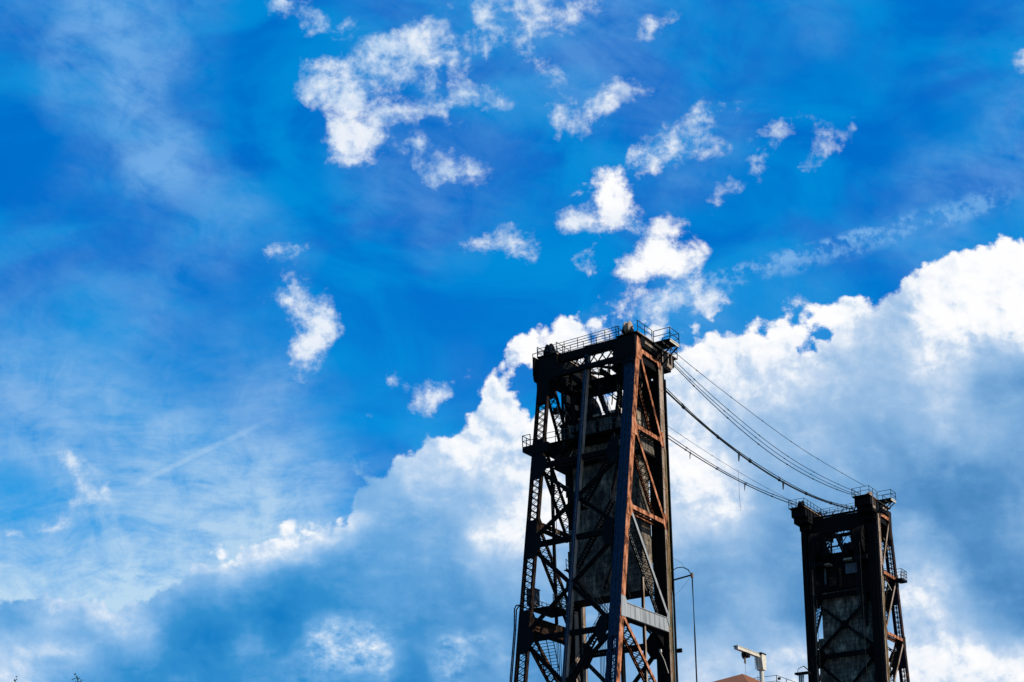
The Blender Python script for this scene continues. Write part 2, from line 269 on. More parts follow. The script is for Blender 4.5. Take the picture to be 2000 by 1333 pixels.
# a thin contrail and a row of small mackerel clouds
def line(p0, p1, width, soft):
    a = Vector(px2uv(*p0)); b = Vector(px2uv(*p1)); L = (b-a).length; d = (b-a)/L; n_ = Vector((-d.y, d.x))
    du = M('SUBTRACT', u, a.x); dv = M('SUBTRACT', v, a.y)
    al = M('DIVIDE', M('ADD', M('MULTIPLY', du, d.x), M('MULTIPLY', dv, d.y)), L)
    ac = M('ABSOLUTE', M('ADD', M('ADD', M('MULTIPLY', du, n_.x), M('MULTIPLY', dv, n_.y)), M('MULTIPLY', M('SUBTRACT', lum, .5), width*.8)))
    return M('MULTIPLY', SM(ac, width*.3, width, 1, 0), M('MULTIPLY', SM(al, 0, soft), SM(al, 1-soft, 1, 1, 0)))
trail = M('MULTIPLY', line((225,965), (560,805), .0026, .3), .24)
mack = M('MULTIPLY', line((1120,640), (2010,372), .012, .1), SM(M('ADD', M('MULTIPLY', NOISE(P, 120, 4, .6), .5), M('MULTIPLY', NOISE(P, 30, 4, .6), .5)), .43, .6, .02, .62))
mack2 = M('MULTIPLY', line((1340,560), (1740,440), .006, .15), SM(NOISE(P, 120, 4, .6), .44, .6, 0, .4))
ci = M('MINIMUM', M('ADD', ci, M('ADD', trail, M('ADD', mack, mack2))), 1.0)
# --- clear sky
sk = node('ShaderNodeTexSky', sky_type='NISHITA'); sk.sun_disc = False; sk.sun_elevation = EL; sk.sun_rotation = AZ
sk.altitude = 20; sk.air_density = 1.0; sk.dust_density = .3; sk.ozone_density = 3.0
sep = SEP(VM('MULTIPLY', sk.outputs[0], (.10, .10, .10)))
skl = M('ADD', M('MULTIPLY', sep[0], .3), M('MULTIPLY', sep[2], .7))           # brightness of the physical sky
deep = NOISE(XYZ(M('MULTIPLY', u, .6), v, 2.0), 16, 5, .55, .6)
tint = MIX(SM(deep, .35, .65), lin((0, 112, 208)), lin((0, 142, 222)))
tint = MIX(M('MULTIPLY', SM(v, .28, .52, 1, 0), SM(u, -.02, -.25, .35, 1)), tint, lin((18, 152, 226)))
clear = VM('SCALE', tint, sc=SM(skl, .0, .8, .8, 1.25, 'LINEAR'))
cicol = MIX(SM(v, .18, .5, 1, 0), lin((112, 172, 230)), lin((190, 220, 242)))
base = MIX(ci, clear, cicol)
final = MIX(alpha, base, cumcol)
bg = node('ShaderNodeBackground'); plug(bg.inputs[0], VM('SCALE', final, sc=10.0)); bg.inputs[1].default_value = .1
out = node('ShaderNodeOutputWorld'); nt.links.new(bg.outputs[0], out.inputs[0])
w.cycles.sampling_method = 'MANUAL'; w.cycles.sample_map_resolution = 256

# ================================================================== materials
def mat(name, build):
    m = bpy.data.materials.new(name); m.use_nodes = True
    t = m.node_tree; t.nodes.clear()
    o = t.nodes.new('ShaderNodeOutputMaterial'); b = t.nodes.new('ShaderNodeBsdfPrincipled'); t.links.new(b.outputs[0], o.inputs[0])
    build(t, b); return m
def tex(t, scale, det=5, rough=.6, stretch=(1, 1, 1), dist=0):
    tcn = t.nodes.new('ShaderNodeTexCoord'); mp = t.nodes.new('ShaderNodeMapping'); mp.inputs['Scale'].default_value = stretch
    t.links.new(tcn.outputs['Object'], mp.inputs[0])
    n = t.nodes.new('ShaderNodeTexNoise'); n.inputs['Scale'].default_value = scale; n.inputs['Detail'].default_value = det; n.inputs['Roughness'].default_value = rough; n.inputs['Distortion'].default_value = dist
    t.links.new(mp.outputs[0], n.inputs['Vector']); return n.outputs[0]
def ramp(t, fac_, stops):
    r = t.nodes.new('ShaderNodeValToRGB'); t.links.new(fac_, r.inputs[0])
    while len(r.color_ramp.elements) < len(stops): r.color_ramp.elements.new(.5)
    for e, (p_, c_) in zip(r.color_ramp.elements, stops): e.position = p_; e.color = (*c_, 1)
    return r.outputs[0]
def bump(t, b, fac_, strength, dist=.03):
    n = t.nodes.new('ShaderNodeBump'); n.inputs['Strength'].default_value = strength; n.inputs['Distance'].default_value = dist
    t.links.new(fac_, n.inputs['Height']); t.links.new(n.outputs[0], b.inputs['Normal'])
def simple(stops, rough, scale=3, metal=0, bmp=.2, stretch=(1, 1, 1), det=5, spec=.3):
    def f(t, b):
        n = tex(t, scale, det, .65, stretch); t.links.new(ramp(t, n, stops), b.inputs['Base Color'])
        b.inputs['Roughness'].default_value = rough; b.inputs['Metallic'].default_value = metal; b.inputs['Specular IOR Level'].default_value = spec
        if bmp: bump(t, b, n, bmp)
    return f
STEEL = mat('dark_steel', simple([(.35, (.003, .0035, .004)), (.58, (.006, .0055, .005)), (.74, (.022, .009, .004))], .7, 2.2, spec=.06))  # near-black: shade of the unlit tower faces put into the base
NAVY = mat('navy_sky_sheen_steel', simple([(.35, (.002, .004, .010)), (.5, (.004, .011, .030)), (.64, (.009, .021, .048)), (.8, (.02, .010, .007))], .4, 2.6, spec=.25))  # blue of the sky on shaded faces, put into the base colour
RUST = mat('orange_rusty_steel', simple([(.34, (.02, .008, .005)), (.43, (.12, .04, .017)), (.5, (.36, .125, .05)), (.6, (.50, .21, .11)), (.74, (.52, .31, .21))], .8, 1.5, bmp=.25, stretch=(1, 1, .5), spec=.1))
DKRUST_SHADE = mat('dark_and_shaded_rusty_steel', simple([(.35, (.008, .006, .005)), (.55, (.03, .016, .009)), (.72, (.16, .055, .02))], .8, 1.3, bmp=.25, spec=.08))  # dark rust; also holds the painted shade of the left face
BROWN = mat('brown_weathered_steel', simple([(.3, (.06, .034, .02)), (.43, (.22, .145, .09)), (.57, (.36, .28, .21)), (.72, (.28, .10, .035))], .8, 1.0, bmp=.25, stretch=(1, 1, .3), spec=.1))
GREY = mat('grey_primed_steel', simple([(.3, (.09, .085, .075)), (.45, (.26, .26, .245)), (.65, (.34, .34, .325))], .7, .8, stretch=(1, 3, .25)))
YELL = mat('ochre_conduit', simple([(.3, (.20, .13, .05)), (.6, (.34, .27, .10)), (.8, (.25, .09, .03))], .7, 1.5, stretch=(1, 1, .2)))
RAIL = mat('railing_steel', simple([(.3, (.01, .012, .014)), (.7, (.03, .03, .03))], .5, 3))
CABLE = mat('black_cable', simple([(.3, (.006, .008, .008)), (.7, (.015, .018, .016))], .6, 5, spec=.1))
CREAM = mat('cream_paint', simple([(.25, (.30, .22, .13)), (.45, (.55, .48, .36)), (.7, (.68, .62, .5))], .6, 2.2))
ROOF = mat('orange_brown_roof', simple([(.3, (.17, .055, .014)), (.7, (.27, .09, .025))], .8, 1.2, stretch=(1, 1, 4)))
WALL = mat('buff_wall', simple([(.3, (.25, .2, .14)), (.7, (.35, .29, .2))], .8, 2))
GLASS = mat('dark_window_glass', simple([(.3, (.02, .03, .035)), (.7, (.03, .04, .05))], .1, 2, bmp=0, spec=.5))
PALE = mat('pale_green_pipe', simple([(.3, (.12, .2, .22)), (.7, (.25, .33, .34))], .5, 3))
TRAY = mat('light_cabinet_paint', simple([(.3, (.05, .055, .055)), (.7, (.09, .095, .1))], .5, 2))
BARK = mat('twig_bark', simple([(.3, (.03, .025, .02)), (.7, (.06, .05, .04))], .9, 4))
LEAF = mat('dark_leaves', simple([(.3, (.03, .05, .015)), (.7, (.06, .09, .03))], .8, 4))
def conc(t, b):
    n1 = tex(t, .55, 8, .7); n2 = tex(t, 3.0, 6, .7, (1, 1, .25)); n3 = tex(t, 9, 4, .7)
    tcn = t.nodes.new('ShaderNodeTexCoord'); sp = t.nodes.new('ShaderNodeSeparateXYZ'); t.links.new(tcn.outputs['Object'], sp.inputs[0])
    wv = t.nodes.new('ShaderNodeMath'); wv.operation = 'PINGPONG'; wv.inputs[1].default_value = .3
    ad = t.nodes.new('ShaderNodeMath'); ad.operation = 'MULTIPLY_ADD'; t.links.new(n3, ad.inputs[0]); ad.inputs[1].default_value = .12; t.links.new(sp.outputs[2], ad.inputs[2])
    t.links.new(ad.outputs[0], wv.inputs[0])
    gt = t.nodes.new('ShaderNodeMapRange'); t.links.new(wv.outputs[0], gt.inputs[0]); gt.inputs[1].default_value = .0; gt.inputs[2].default_value = .05; gt.inputs[3].default_value = .4; gt.inputs[4].default_value = 1
    mx = t.nodes.new('ShaderNodeMath'); mx.operation = 'ADD'; t.links.new(n1, mx.inputs[0]); t.links.new(n2, mx.inputs[1])
    hf = t.nodes.new('ShaderNodeMath'); hf.operation = 'MULTIPLY'; t.links.new(mx.outputs[0], hf.inputs[0]); hf.inputs[1].default_value = .5
    c = ramp(t, hf.outputs[0], [(.36, (.014, .012, .010)), (.45, (.056, .045, .034)), (.53, (.14, .112, .082)), (.62, (.38, .29, .19))])
    ml = t.nodes.new('ShaderNodeVectorMath'); ml.operation = 'SCALE'; t.links.new(c, ml.inputs[0]); t.links.new(gt.outputs[0], ml.inputs['Scale'])
    t.links.new(ml.outputs[0], b.inputs['Base Color']); b.inputs['Roughness'].default_value = .95; b.inputs['Specular IOR Level'].default_value = .1
    bump(t, b, n2, .5, .06)
CONC = mat('stained_board_marked_concrete', conc)
def conc2(t, b):
    n = tex(t, .8, 8, .7); t.links.new(ramp(t, n, [(.3, (.12, .11, .1)), (.7, (.3, .28, .25))]), b.inputs['Base Color']); b.inputs['Roughness'].default_value = .9; bump(t, b, n, .3)
PIER = mat('pier_concrete', conc2)
GRASS = mat('bank_grass', simple([(.3, (.03, .05, .015)), (.7, (.07, .09, .03))], .95, .4, det=8))
WATER = mat('river_water', simple([(.3, (.01, .03, .035)), (.7, (.02, .045, .05))], .08, .05, bmp=.4, spec=.5))
DECK = mat('asphalt_deck', simple([(.3, (.04, .04, .04)), (.7, (.06, .06, .06))], .9, 2))

# ================================================================== mesh helper
class MB:
    def __init__(s): s.v = []; s.f = []; s.mi = []
    def quad8(s, pts, mi=0):
        b = len(s.v); s.v += [tuple(p) for p in pts]
        for q in ((0,3,2,1),(4,5,6,7),(0,1,5,4),(1,2,6,5),(2,3,7,6),(3,0,4,7)): s.f.append([b+i for i in q]); s.mi.append(mi)
    def box(s, x0, x1, y0, y1, z0, z1, mi=0):
        s.quad8([(x0,y0,z0),(x1,y0,z0),(x1,y1,z0),(x0,y1,z0),(x0,y0,z1),(x1,y0,z1),(x1,y1,z1),(x0,y1,z1)], mi)
    def beam(s, p, q, a, b, adir=(1, 0, 0), oa=0, ob=0, mi=0):
        """box from p to q: size a along adir, b across; offsets oa, ob in that frame"""
        p = Vector(p); q = Vector(q); t = (q-p).normalized(); A = Vector(adir); A = (A-t*A.dot(t))
        if A.length < 1e-4: A = Vector((0, 1, 0)) - t*t.y
        A.normalize(); B = t.cross(A); o = A*oa+B*ob
        c = [o-A*a/2-B*b/2, o+A*a/2-B*b/2, o+A*a/2+B*b/2, o-A*a/2+B*b/2]
        s.quad8([p+k for k in c]+[q+k for k in c], mi)
    def tube(s, pts, r, n=6, mi=0, caps=True):
        pts = [Vector(p) for p in pts]; b = len(s.v); m = len(pts)
        for i, p in enumerate(pts):
            t = (pts[min(i+1, m-1)]-pts[max(i-1, 0)]).normalized()
            A = t.cross(Vector((0, 0, 1)));  A = t.cross(Vector((0, 1, 0))) if A.length < 1e-3 else A
            A.normalize(); B = t.cross(A); rr = r[i] if isinstance(r, (list, tuple)) else r
            for k in range(n):
                an = 2*math.pi*k/n; s.v.append(tuple(p+A*math.cos(an)*rr+B*math.sin(an)*rr))
        for i in range(m-1):
            for k in range(n):
                s.f.append([b+i*n+k, b+i*n+(k+1) % n, b+(i+1)*n+(k+1) % n, b+(i+1)*n+k]); s.mi.append(mi)
        if caps:
            s.f.append([b+k for k in range(n)][::-1]); s.mi.append(mi); s.f.append([b+(m-1)*n+k for k in range(n)]); s.mi.append(mi)
    def prism(s, poly, off, mi=0):
        b = len(s.v); n = len(poly); off = Vector(off)
        s.v += [tuple(p) for p in poly]+[tuple(Vector(p)+off) for p in poly]
        s.f.append([b+i for i in range(n)][::-1]); s.f.append([b+n+i for i in range(n)]); s.mi += [mi, mi]
        for i in range(n): s.f.append([b+i, b+(i+1) % n, b+n+(i+1) % n, b+n+i]); s.mi.append(mi)
    def build(s, name, mats, parent=None, loc=None, smooth=False):
        me = bpy.data.meshes.new(name); me.from_pydata(s.v, [], s.f)
        mats = mats if isinstance(mats, (list, tuple)) else [mats]
        for m in mats: me.materials.append(m)
        for p, i in zip(me.polygons, s.mi): p.material_index = i; p.use_smooth = smooth
        bm = bmesh.new(); bm.from_mesh(me); bmesh.ops.recalc_face_normals(bm, faces=bm.faces); bm.to_mesh(me); bm.free()
        o = bpy.data.objects.new(name, me); COL.objects.link(o)
        if parent: o.parent = parent
        if loc: o.location = loc
        return o
def tag(o, label=None, cat=None, group=None, kind=None):
    for k, v_ in (('label', label), ('category', cat), ('group', group), ('kind', kind)):
        if v_: o[k] = v_
    return o
def thing(name, label, cat, loc=(0, 0, 0), group=None):
    o = bpy.data.objects.new(name, None); COL.objects.link(o); o.location = loc; o.empty_display_size = .5
    return tag(o, label, cat, group)
def sunside(o, idx=1, lim=.7):  # sunward faces get the brighter material: light and shade put into the colour
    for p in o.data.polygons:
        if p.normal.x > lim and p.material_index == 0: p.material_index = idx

# ================================================================== ground, river
b = MB(); b.box(-6000, 6000, -6000, 6000, -13, -9.0); tag(b.build('river', WATER), kind='structure')
b = MB(); b.prism([(-60,-100,-9),(130,-112,-9),(300,-120,-9),(300,-700,-9),(-300,-700,-9),(-300,-90,-9)], (0, 0, 7.3)); tag(b.build('riverbank_ground', GRASS), kind='structure')

# ================================================================== bridge tower
A0, B0, H0 = 4.74, .198, 59.37
HS = [59.37, 51.25, 42.84, 33.07, 23.0, 12.5, 2.0]
W = 11.35
def R(z): return A0+B0*(H0-z)
BOT = -6.0
def laced(b, p, q, wdt, dep, adir, pitch=.72, fl=.24, solid=None, both=True, th=.05, bar=.075):
    """two channels tied together by crossed lacing bars; wdt along adir"""
    p = Vector(p); q = Vector(q); t = (q-p); L = t.length; t.normalize()
    A = Vector(adir); A = (A-t*A.dot(t)).normalized(); B = t.cross(A)
    for s_ in (-1, 1):
        b.beam(p, q, th, dep, adir, oa=s_*(wdt/2-th/2))
        for f in (-1, 1): b.beam(p, q, fl, th, adir, oa=s_*(wdt/2-fl/2-th), ob=f*(dep/2-th/2-.002))
    n = max(2, int(L/pitch)); hw = wdt/2-fl*.55
    for f in ((-1, 1) if both else (1,)):
        for i in range(n):
            a0 = p+t*(L*i/n); a1 = p+t*(L*(i+1)/n); o = B*f*(dep/2+.012)
            if solid and solid(((a0+a1)/2)): o = B*f*(dep/2+.05)
            b.beam(a0-A*hw+o, a1+A*hw+o, bar, .02, t.cross(B)); b.beam(a0+A*hw+o*1.06, a1-A*hw+o*1.06, bar, .02, t.cross(B))
    if solid:
        # batten plates where the member is closed
        run = None
        for i in range(n+1):
            mid = p+t*(L*(i+.5)/n); on_ = i < n and solid(mid)
            if on_ and run is None: run = i
            if not on_ and run is not None:
                for f in (-1, 1): b.beam(p+t*(L*run/n), p+t*(L*i/n), wdt-.02, .03, adir, ob=f*(dep/2+.02))
                run = None
def railing(b, pts, h=1.1, step=1.3, r=.028, mids=(.5,), up=(0, 0, 1)):
    up = Vector(up)
    for a, c in zip(pts[:-1], pts[1:]):
        a = Vector(a); c = Vector(c); L = (c-a).length; n = max(1, round(L/step))
        for i in range(n+1):
            p = a+(c-a)*i/n; b.beam(p, p+up*h, r*2.2, r*2.2)
        for k in (*mids, 1.0): b.beam(a+up*h*k, c+up*h*k, r*1.8, r*1.8, (0, 0, 1))
def stairs(b, p, q, wid, wdir, n=None):
    p = Vector(p); q = Vector(q); Wd = Vector(wdir).normalized()*wid/2; n = n or max(3, int(abs(q.z-p.z)/.24))
    for s_ in (-1, 1): b.beam(p+Wd*s_, q+Wd*s_, .05, .22, wdir)
    hd = (q-p); hd.z = 0; hd.normalize()
    for i in range(1, n):
        c = p+(q-p)*i/n; b.beam(c-Wd, c+Wd, .24, .04, hd)
def stair_rail(b, p, q, wid, wdir):
    Wd = Vector(wdir).normalized()*wid/2
    for s_ in (-1, 1): railing(b, [Vector(p)+Wd*s_, Vector(q)+Wd*s_], 1.0, 1.2, .025)

def tower(y0, s, label, near):
    root = thing('bridge_tower', label, 'bridge tower', (0, y0, 0), 'lift towers of the bridge')
    def P(x, yb, z): return Vector((x, s*yb, z))
    # ---- front legs (guide legs), closed box section
    for x0, x1, rightmost in ((-1.5, 0, True), (-W+.35, -W+1.5, False)):
        b = MB()
        zt = 60.2
        xi0, xi1 = (x0, x1)
        def bx(xa, xb, ya, yb_, za, zb, mi=0): b.box(xa, xb, min(s*ya, s*yb_), max(s*ya, s*yb_), za, zb, mi)
        lo = 57.6
        bx(x0+.04, x1-.04, -.86, -.04, BOT, lo); bx(x0+.3, x1-.42, -1.5, -.9, BOT, lo)
        if rightmost: bx(x1-.7, x1-.04, -1.3, -.04, lo, zt)
        else: bx(x0+.04, x0+.7, -1.3, -.04, lo, zt)
        # cover plates, ribs
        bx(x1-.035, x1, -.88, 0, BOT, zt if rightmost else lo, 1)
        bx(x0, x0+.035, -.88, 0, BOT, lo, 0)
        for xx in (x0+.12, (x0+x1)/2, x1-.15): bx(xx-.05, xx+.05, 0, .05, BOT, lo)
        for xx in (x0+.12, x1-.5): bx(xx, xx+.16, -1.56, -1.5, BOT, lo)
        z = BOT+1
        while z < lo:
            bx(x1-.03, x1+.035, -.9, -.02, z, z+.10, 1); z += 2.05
        # rivet lines on the side cover plate
        z = BOT+.5
        if rightmost:
            while z < zt:
                for yy in (.1, .78): b.box(x1, x1+.025, min(-s*yy, -s*(yy+.05)), max(-s*yy, -s*(yy+.05)), z, z+.05, 1)
                z += .42
        b.build('front_leg', [STEEL, BROWN if near else BROWN], root)
    # ---- guide rail and conduits clipped to the right front leg
    b = MB(); b.box(-.30, .02, *sorted((-s*1.36, -s*1.56)), BOT, 58); b.build('guide_rail', STEEL, root)
    for k, (yy, zt, mm) in enumerate(((.22, 41.2, YELL), (.42, 47.5, RUST), (.60, 50.5, YELL), (.75, 36.0, PALE))):
        b = MB(); b.tube([(.11, -s*yy, BOT), (.11, -s*yy, zt-.3), (.03, -s*yy, zt)], .055, 6); b.build('conduit_pipe', mm, root)
    # ---- rear legs, raked and laced
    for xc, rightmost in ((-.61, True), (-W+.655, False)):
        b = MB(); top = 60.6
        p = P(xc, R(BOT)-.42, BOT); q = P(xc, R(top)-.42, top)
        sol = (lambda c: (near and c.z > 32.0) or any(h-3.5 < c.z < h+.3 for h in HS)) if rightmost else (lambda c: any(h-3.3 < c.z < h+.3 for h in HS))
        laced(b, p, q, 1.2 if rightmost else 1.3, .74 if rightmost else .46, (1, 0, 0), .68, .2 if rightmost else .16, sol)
        if rightmost:
            for oa in (-.45, -.12, .2): b.beam(p, q, .07, .07, (1, 0, 0), oa=oa, ob=(.46 if s > 0 else -.46) if False else -s*.0+.42)
            for oa in (-.5, -.15, .2): b.beam(p, q, .07, .07, (1, 0, 0), oa=oa, ob=-.42)
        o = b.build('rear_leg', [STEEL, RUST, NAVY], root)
        if not near: o.data.materials[1] = DKRUST_SHADE
        o.data.materials.append(DKRUST_SHADE)
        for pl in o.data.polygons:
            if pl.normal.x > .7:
                if not rightmost: pl.material_index = 1 if pl.center.z < 47 else 3  # painted shade: upper part of the left leg plate gets darker rust
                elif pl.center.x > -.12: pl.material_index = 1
            elif rightmost and abs(pl.normal.y) > .6: pl.material_index = 2  # blue sky sheen put into the colour of these faces
    # ---- centre post of the rear face
    b = MB(); b.beam(P(-5.67, R(BOT)-.3, BOT), P(-5.67, R(60.4)-.3, 60.4), .42, .5)
    b.beam(P(-5.67, R(BOT)+.0, BOT), P(-5.67, R(60)+.0, 60), .12, .06)
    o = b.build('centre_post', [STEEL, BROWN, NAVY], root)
    for pl in o.data.polygons:  # blue sky sheen and bright sunward edge, both put into the colour
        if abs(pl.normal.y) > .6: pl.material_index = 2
        elif pl.normal.x > .7: pl.material_index = 1
    # ---- right and left faces: struts, diagonals, gussets
    for xc, right in ((-.62, True), (-W+.62, False)):  # left members carry painted shade in their darker rust
        for i, h in enumerate(HS):
            b = MB(); r0 = R(h)
            if i == 3:
                b.box(xc-.6, xc+.6, *sorted((s*.0, s*(r0-.85))), h-1.28, h)
                x1 = xc+.6
                for k in range(1, 9): yy = (r0-.9)*k/9; b.box(x1, x1+.03, *sorted((s*yy, s*(yy+.07))), h-1.22, h-.06, 1)
                b.box(x1-.2, x1+.07, *sorted((s*.0, s*(r0-.85))), h, h+.06, 1); b.box(x1-.2, x1+.07, *sorted((s*.0, s*(r0-.85))), h-1.34, h-1.28, 1)
                for k in range(7):
                    b.box(x1+.0, x1+.045, *sorted((s*(r0-.95), s*(r0-1.0))), h-1.1+k*.15, h-1.05+k*.15, 0)
                # haunch below the girder, arched
                poly = [P(xc-.1, r0-.85, h-1.3)]
                for k in range(11):
                    tt = k/10; yy = (r0-.85)*(1-tt); poly.append(P(xc-.1, yy, h-1.3-1.5*(abs(tt-.5)*2)**3))
                poly.append(P(xc-.1, 0, h-1.3)); hb = MB(); hb.prism(poly, (.14, 0, 0), 0); hb.build('girder_haunch', STEEL, root)
                o = b.build('side_girder', [STEEL, GREY if right and near else DKRUST_SHADE], root); sunside(o, 1)
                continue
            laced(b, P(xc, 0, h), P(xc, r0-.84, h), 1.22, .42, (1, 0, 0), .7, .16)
            o = b.build('side_strut', [STEEL, RUST if right else DKRUST_SHADE], root); sunside(o)
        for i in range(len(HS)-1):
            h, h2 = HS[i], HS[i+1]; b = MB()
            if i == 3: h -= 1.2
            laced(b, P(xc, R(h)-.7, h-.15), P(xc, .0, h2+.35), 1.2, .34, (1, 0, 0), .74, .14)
            o = b.build('side_diagonal', [STEEL, (GREY if i == 2 and near else RUST if near else BROWN) if right else DKRUST_SHADE], root); sunside(o)
        # face plates at the joints
        for i, h in enumerate(HS):
            x1 = xc+.63; r0 = R(h)
            lo = -1.5 if i != 3 else -1.9; hi = 1.05
            jm = (GREY if i == 3 and near else RUST if near else DKRUST_SHADE) if right else DKRUST_SHADE
            b = MB(); b.prism([P(x1, r0-.02, h+.6), P(x1, r0-.8, h+.6), P(x1, r0-1.15, h+.15), P(x1, r0-1.15, h-.4), P(x1, r0-.85, h+lo+.5), P(x1, r0+.1, h+lo+.5)], (.03, 0, 0)); b.build('joint_plate', jm, root)
            b = MB(); b.prism([P(x1, -.45, h+.9), P(x1, -.05, h+.9), P(x1, .35, h+.3), P(x1, .35, h-.25), P(x1, -.05, h-.7), P(x1, -.45, h-.7)], (.035, 0, 0)); b.build('joint_plate', jm, root)
    # ---- rear face and front face: struts and X bracing
    for i in range(1, len(HS)):
        h = HS[i]-2.35
        b = MB(); laced(b, P(-W+1.3, R(h)-.4, h), P(-1.3, R(h)-.4, h), .5, .55, (0, 0, 1), .8, .17); b.build('rear_strut', STEEL, root)
        b = MB(); laced(b, P(-W+1.5, -.45, h), P(-1.5, -.45, h), .62, .5, (0, 0, 1), .8, .2); b.build('front_strut', STEEL, root)
        # corner plates of both faces
        for fr in (0, 1):
            for sg in (0, 1):
                b = MB(); xx = (-W+.15, 1) if sg == 0 else (-.15, -1)
                yy = (lambda z: R(z)+.03) if fr == 0 else (lambda z: -.08)
                ext = 1.9 if fr == 0 else 2.5
                a = [(0, 1.2), (1.25 if fr == 0 else 1.9, 1.2), (ext, .45), (ext, -.45), (1.25 if fr == 0 else 1.9, -1.5), (0, -1.5)]
                if fr == 0 and sg == 1: xx = (-1.36, -1); a = [(p_*.62, z_) for p_, z_ in a]
                b.prism([P(xx[0]+xx[1]*p_, yy(h+z_)-.02, h+z_) for p_, z_ in a], (0, s*.045, 0)); b.build('corner_plate', STEEL, root)
    lv = [59.0]+[h-2.35 for h in HS[1:]]
    for i in range(len(lv)-1):
        for fr in (0, 1):
            if i == 0: continue
            f = (lambda z: R(z)-.35) if fr == 0 else (lambda z: -.45)
            xa, xb = (-W+1.0, -1.0) if fr == 0 else (-W+1.4, -1.4)
            zt, zb = lv[i], lv[i+1]
            if i == 0: zt = 57.2
            for sg in (0, 1):
                xs = (xa, xb) if sg == 0 else (xb, xa)
                b = MB(); p = P(xs[0], f(zt)+(.12 if sg else -.12), zt-.5); q = P(xs[1], f(zb)+(.12 if sg else -.12), zb+.5)
                laced(b, p, q, .36, .3, (0, 0, 1), .6, .09, bar=.05); b.build('rear_brace' if fr == 0 else 'front_brace', STEEL, root)
            b = MB(); zm = (zt+zb)/2; b.prism([P(-W/2+dx, f(zm+dz)+.22, zm+dz) for dx, dz in ((-.5,.3),(-.3,.55),(.3,.55),(.5,.3),(.5,-.3),(.3,-.55),(-.3,-.55),(-.5,-.3))], (0, s*.05, 0))
            b.build('crossing_plate', STEEL, root)
    # ---- top portals
    # rear portal: plate chord, X web, bottom chord with knees, corner boxes
    b = MB(); b.beam(P(-W+.3, R(60.4)-.35, 60.35), P(-.3, R(60.4)-.35, 60.45), .62, .8, (0, 0, 1))
    b.prism([P(-6.6, 4.35, 60.6), P(-6.0, 4.35, 61.0), P(-2.2, 4.35, 61.0), P(-2.2, 4.35, 60.6)], (0, -s*.7, 0)); b.build('top_chord', STEEL, root)
    b = MB(); n = 9
    for i in range(n):
        xa = -W+1.3+(W-2.6)*i/n; xb = -W+1.3+(W-2.6)*(i+1)/n
        b.beam(P(xa, 4.75, 60.1), P(xb, 4.95, 58.8), .11, .1, (0, 1, 0)); b.beam(P(xa, 4.95, 58.8), P(xb, 4.75, 60.1), .11, .1, (0, 1, 0), ob=.0)
    b.build('portal_web', STEEL, root)
    b = MB(); b.beam(P(-W+1.2, 4.8, 58.55), P(-1.2, 4.8, 58.7), .42, .55, (0, 0, 1))
    b.build('bottom_chord', STEEL, root)
    for xx, sg in ((-W, 1), (0, -1)):
        b = MB(); b.box(*sorted((xx+sg*.02, xx+sg*2.5)), *sorted((s*3.6, s*5.0)), 58.1, 60.65)
        b.box(*sorted((xx+sg*.1, xx+sg*1.5)), *sorted((s*3.9, s*5.1)), 56.6, 58.1)
        b.build('corner_box', STEEL, root)
        b = MB(); pts = [P(xx+sg*(1.2+2.2*t_), 4.85, 56.9+1.6*math.sin(t_*math.pi/2)) for t_ in [k/8 for k in range(9)]]
        for a_, c_ in zip(pts[:-1], pts[1:]): b.beam(a_, c_, .14, .22, (0, 0, 1))
        b.build('knee_brace', STEEL, root)
    # front portal: deep plate girder with curved haunches, truss above
    b = MB()
    top = 59.9 if not near else 59.35; botz = 57.7
    b.box(-W+1.2, -1.2, *sorted((-s*.2, -s*.75)), botz, top)
    for xx, sg in ((-W+1.2, 1), (-1.2, -1)):
        poly = [P(xx, -.3, botz)]
        for k in range(9):
            t_ = k/8; poly.append(P(xx+sg*2.6*(1-math.sin(t_*math.pi/2)), -.3, botz-2.2*(1-math.cos(t_*math.pi/2))))
        b.prism(poly, (0, -s*.3, 0))
    for k in range(8): xx = -W+1.8+k*1.1; b.box(xx, xx+.08, *sorted((-s*.16, -s*.79)), botz+.05, top-.05)
    b.build('portal_girder', STEEL, root)
    # far bracing in the machinery bay: plan truss between the portals
    for k in range(4):
        x_a = -W+1.2+k*2.25
        for sg in (0, 1):
            b = MB(); xs = (x_a, x_a+2.25) if sg == 0 else (x_a+2.25, x_a)
            laced(b, P(xs[0], .1, 59.1+.2*sg), P(xs[1], 4.0, 58.9+.2*sg), .3, .2, (1, 0, 0), .5, .08, bar=.05, both=False); b.build('plan_brace', STEEL, root)
    for x_ in (-8.6, -7.2, -4.1, -2.7):
        b = MB(); b.beam(P(x_, -.2, 57.75), P(x_, 4.7, 57.95), .3, .5, (1, 0, 0)); b.build('floor_beam', STEEL, root)
    # lower web truss seen from the river side
    b = MB()
    for k in range(6):
        xa = -8.4+k*.95; b.beam(P(xa, 2.4, 57.9 if k % 2 else 56.6), P(xa+.95, 2.4, 56.6 if k % 2 else 57.9), .1, .1, (0, 1, 0))
    b.beam(P(-8.6, 2.4, 56.5), P(-2.6, 2.4, 56.5), .2, .2, (0, 0, 1)); b.beam(P(-8.6, 2.4, 57.95), P(-2.6, 2.4, 57.95), .2, .2, (0, 0, 1))
    b.build('inner_truss', STEEL, root)
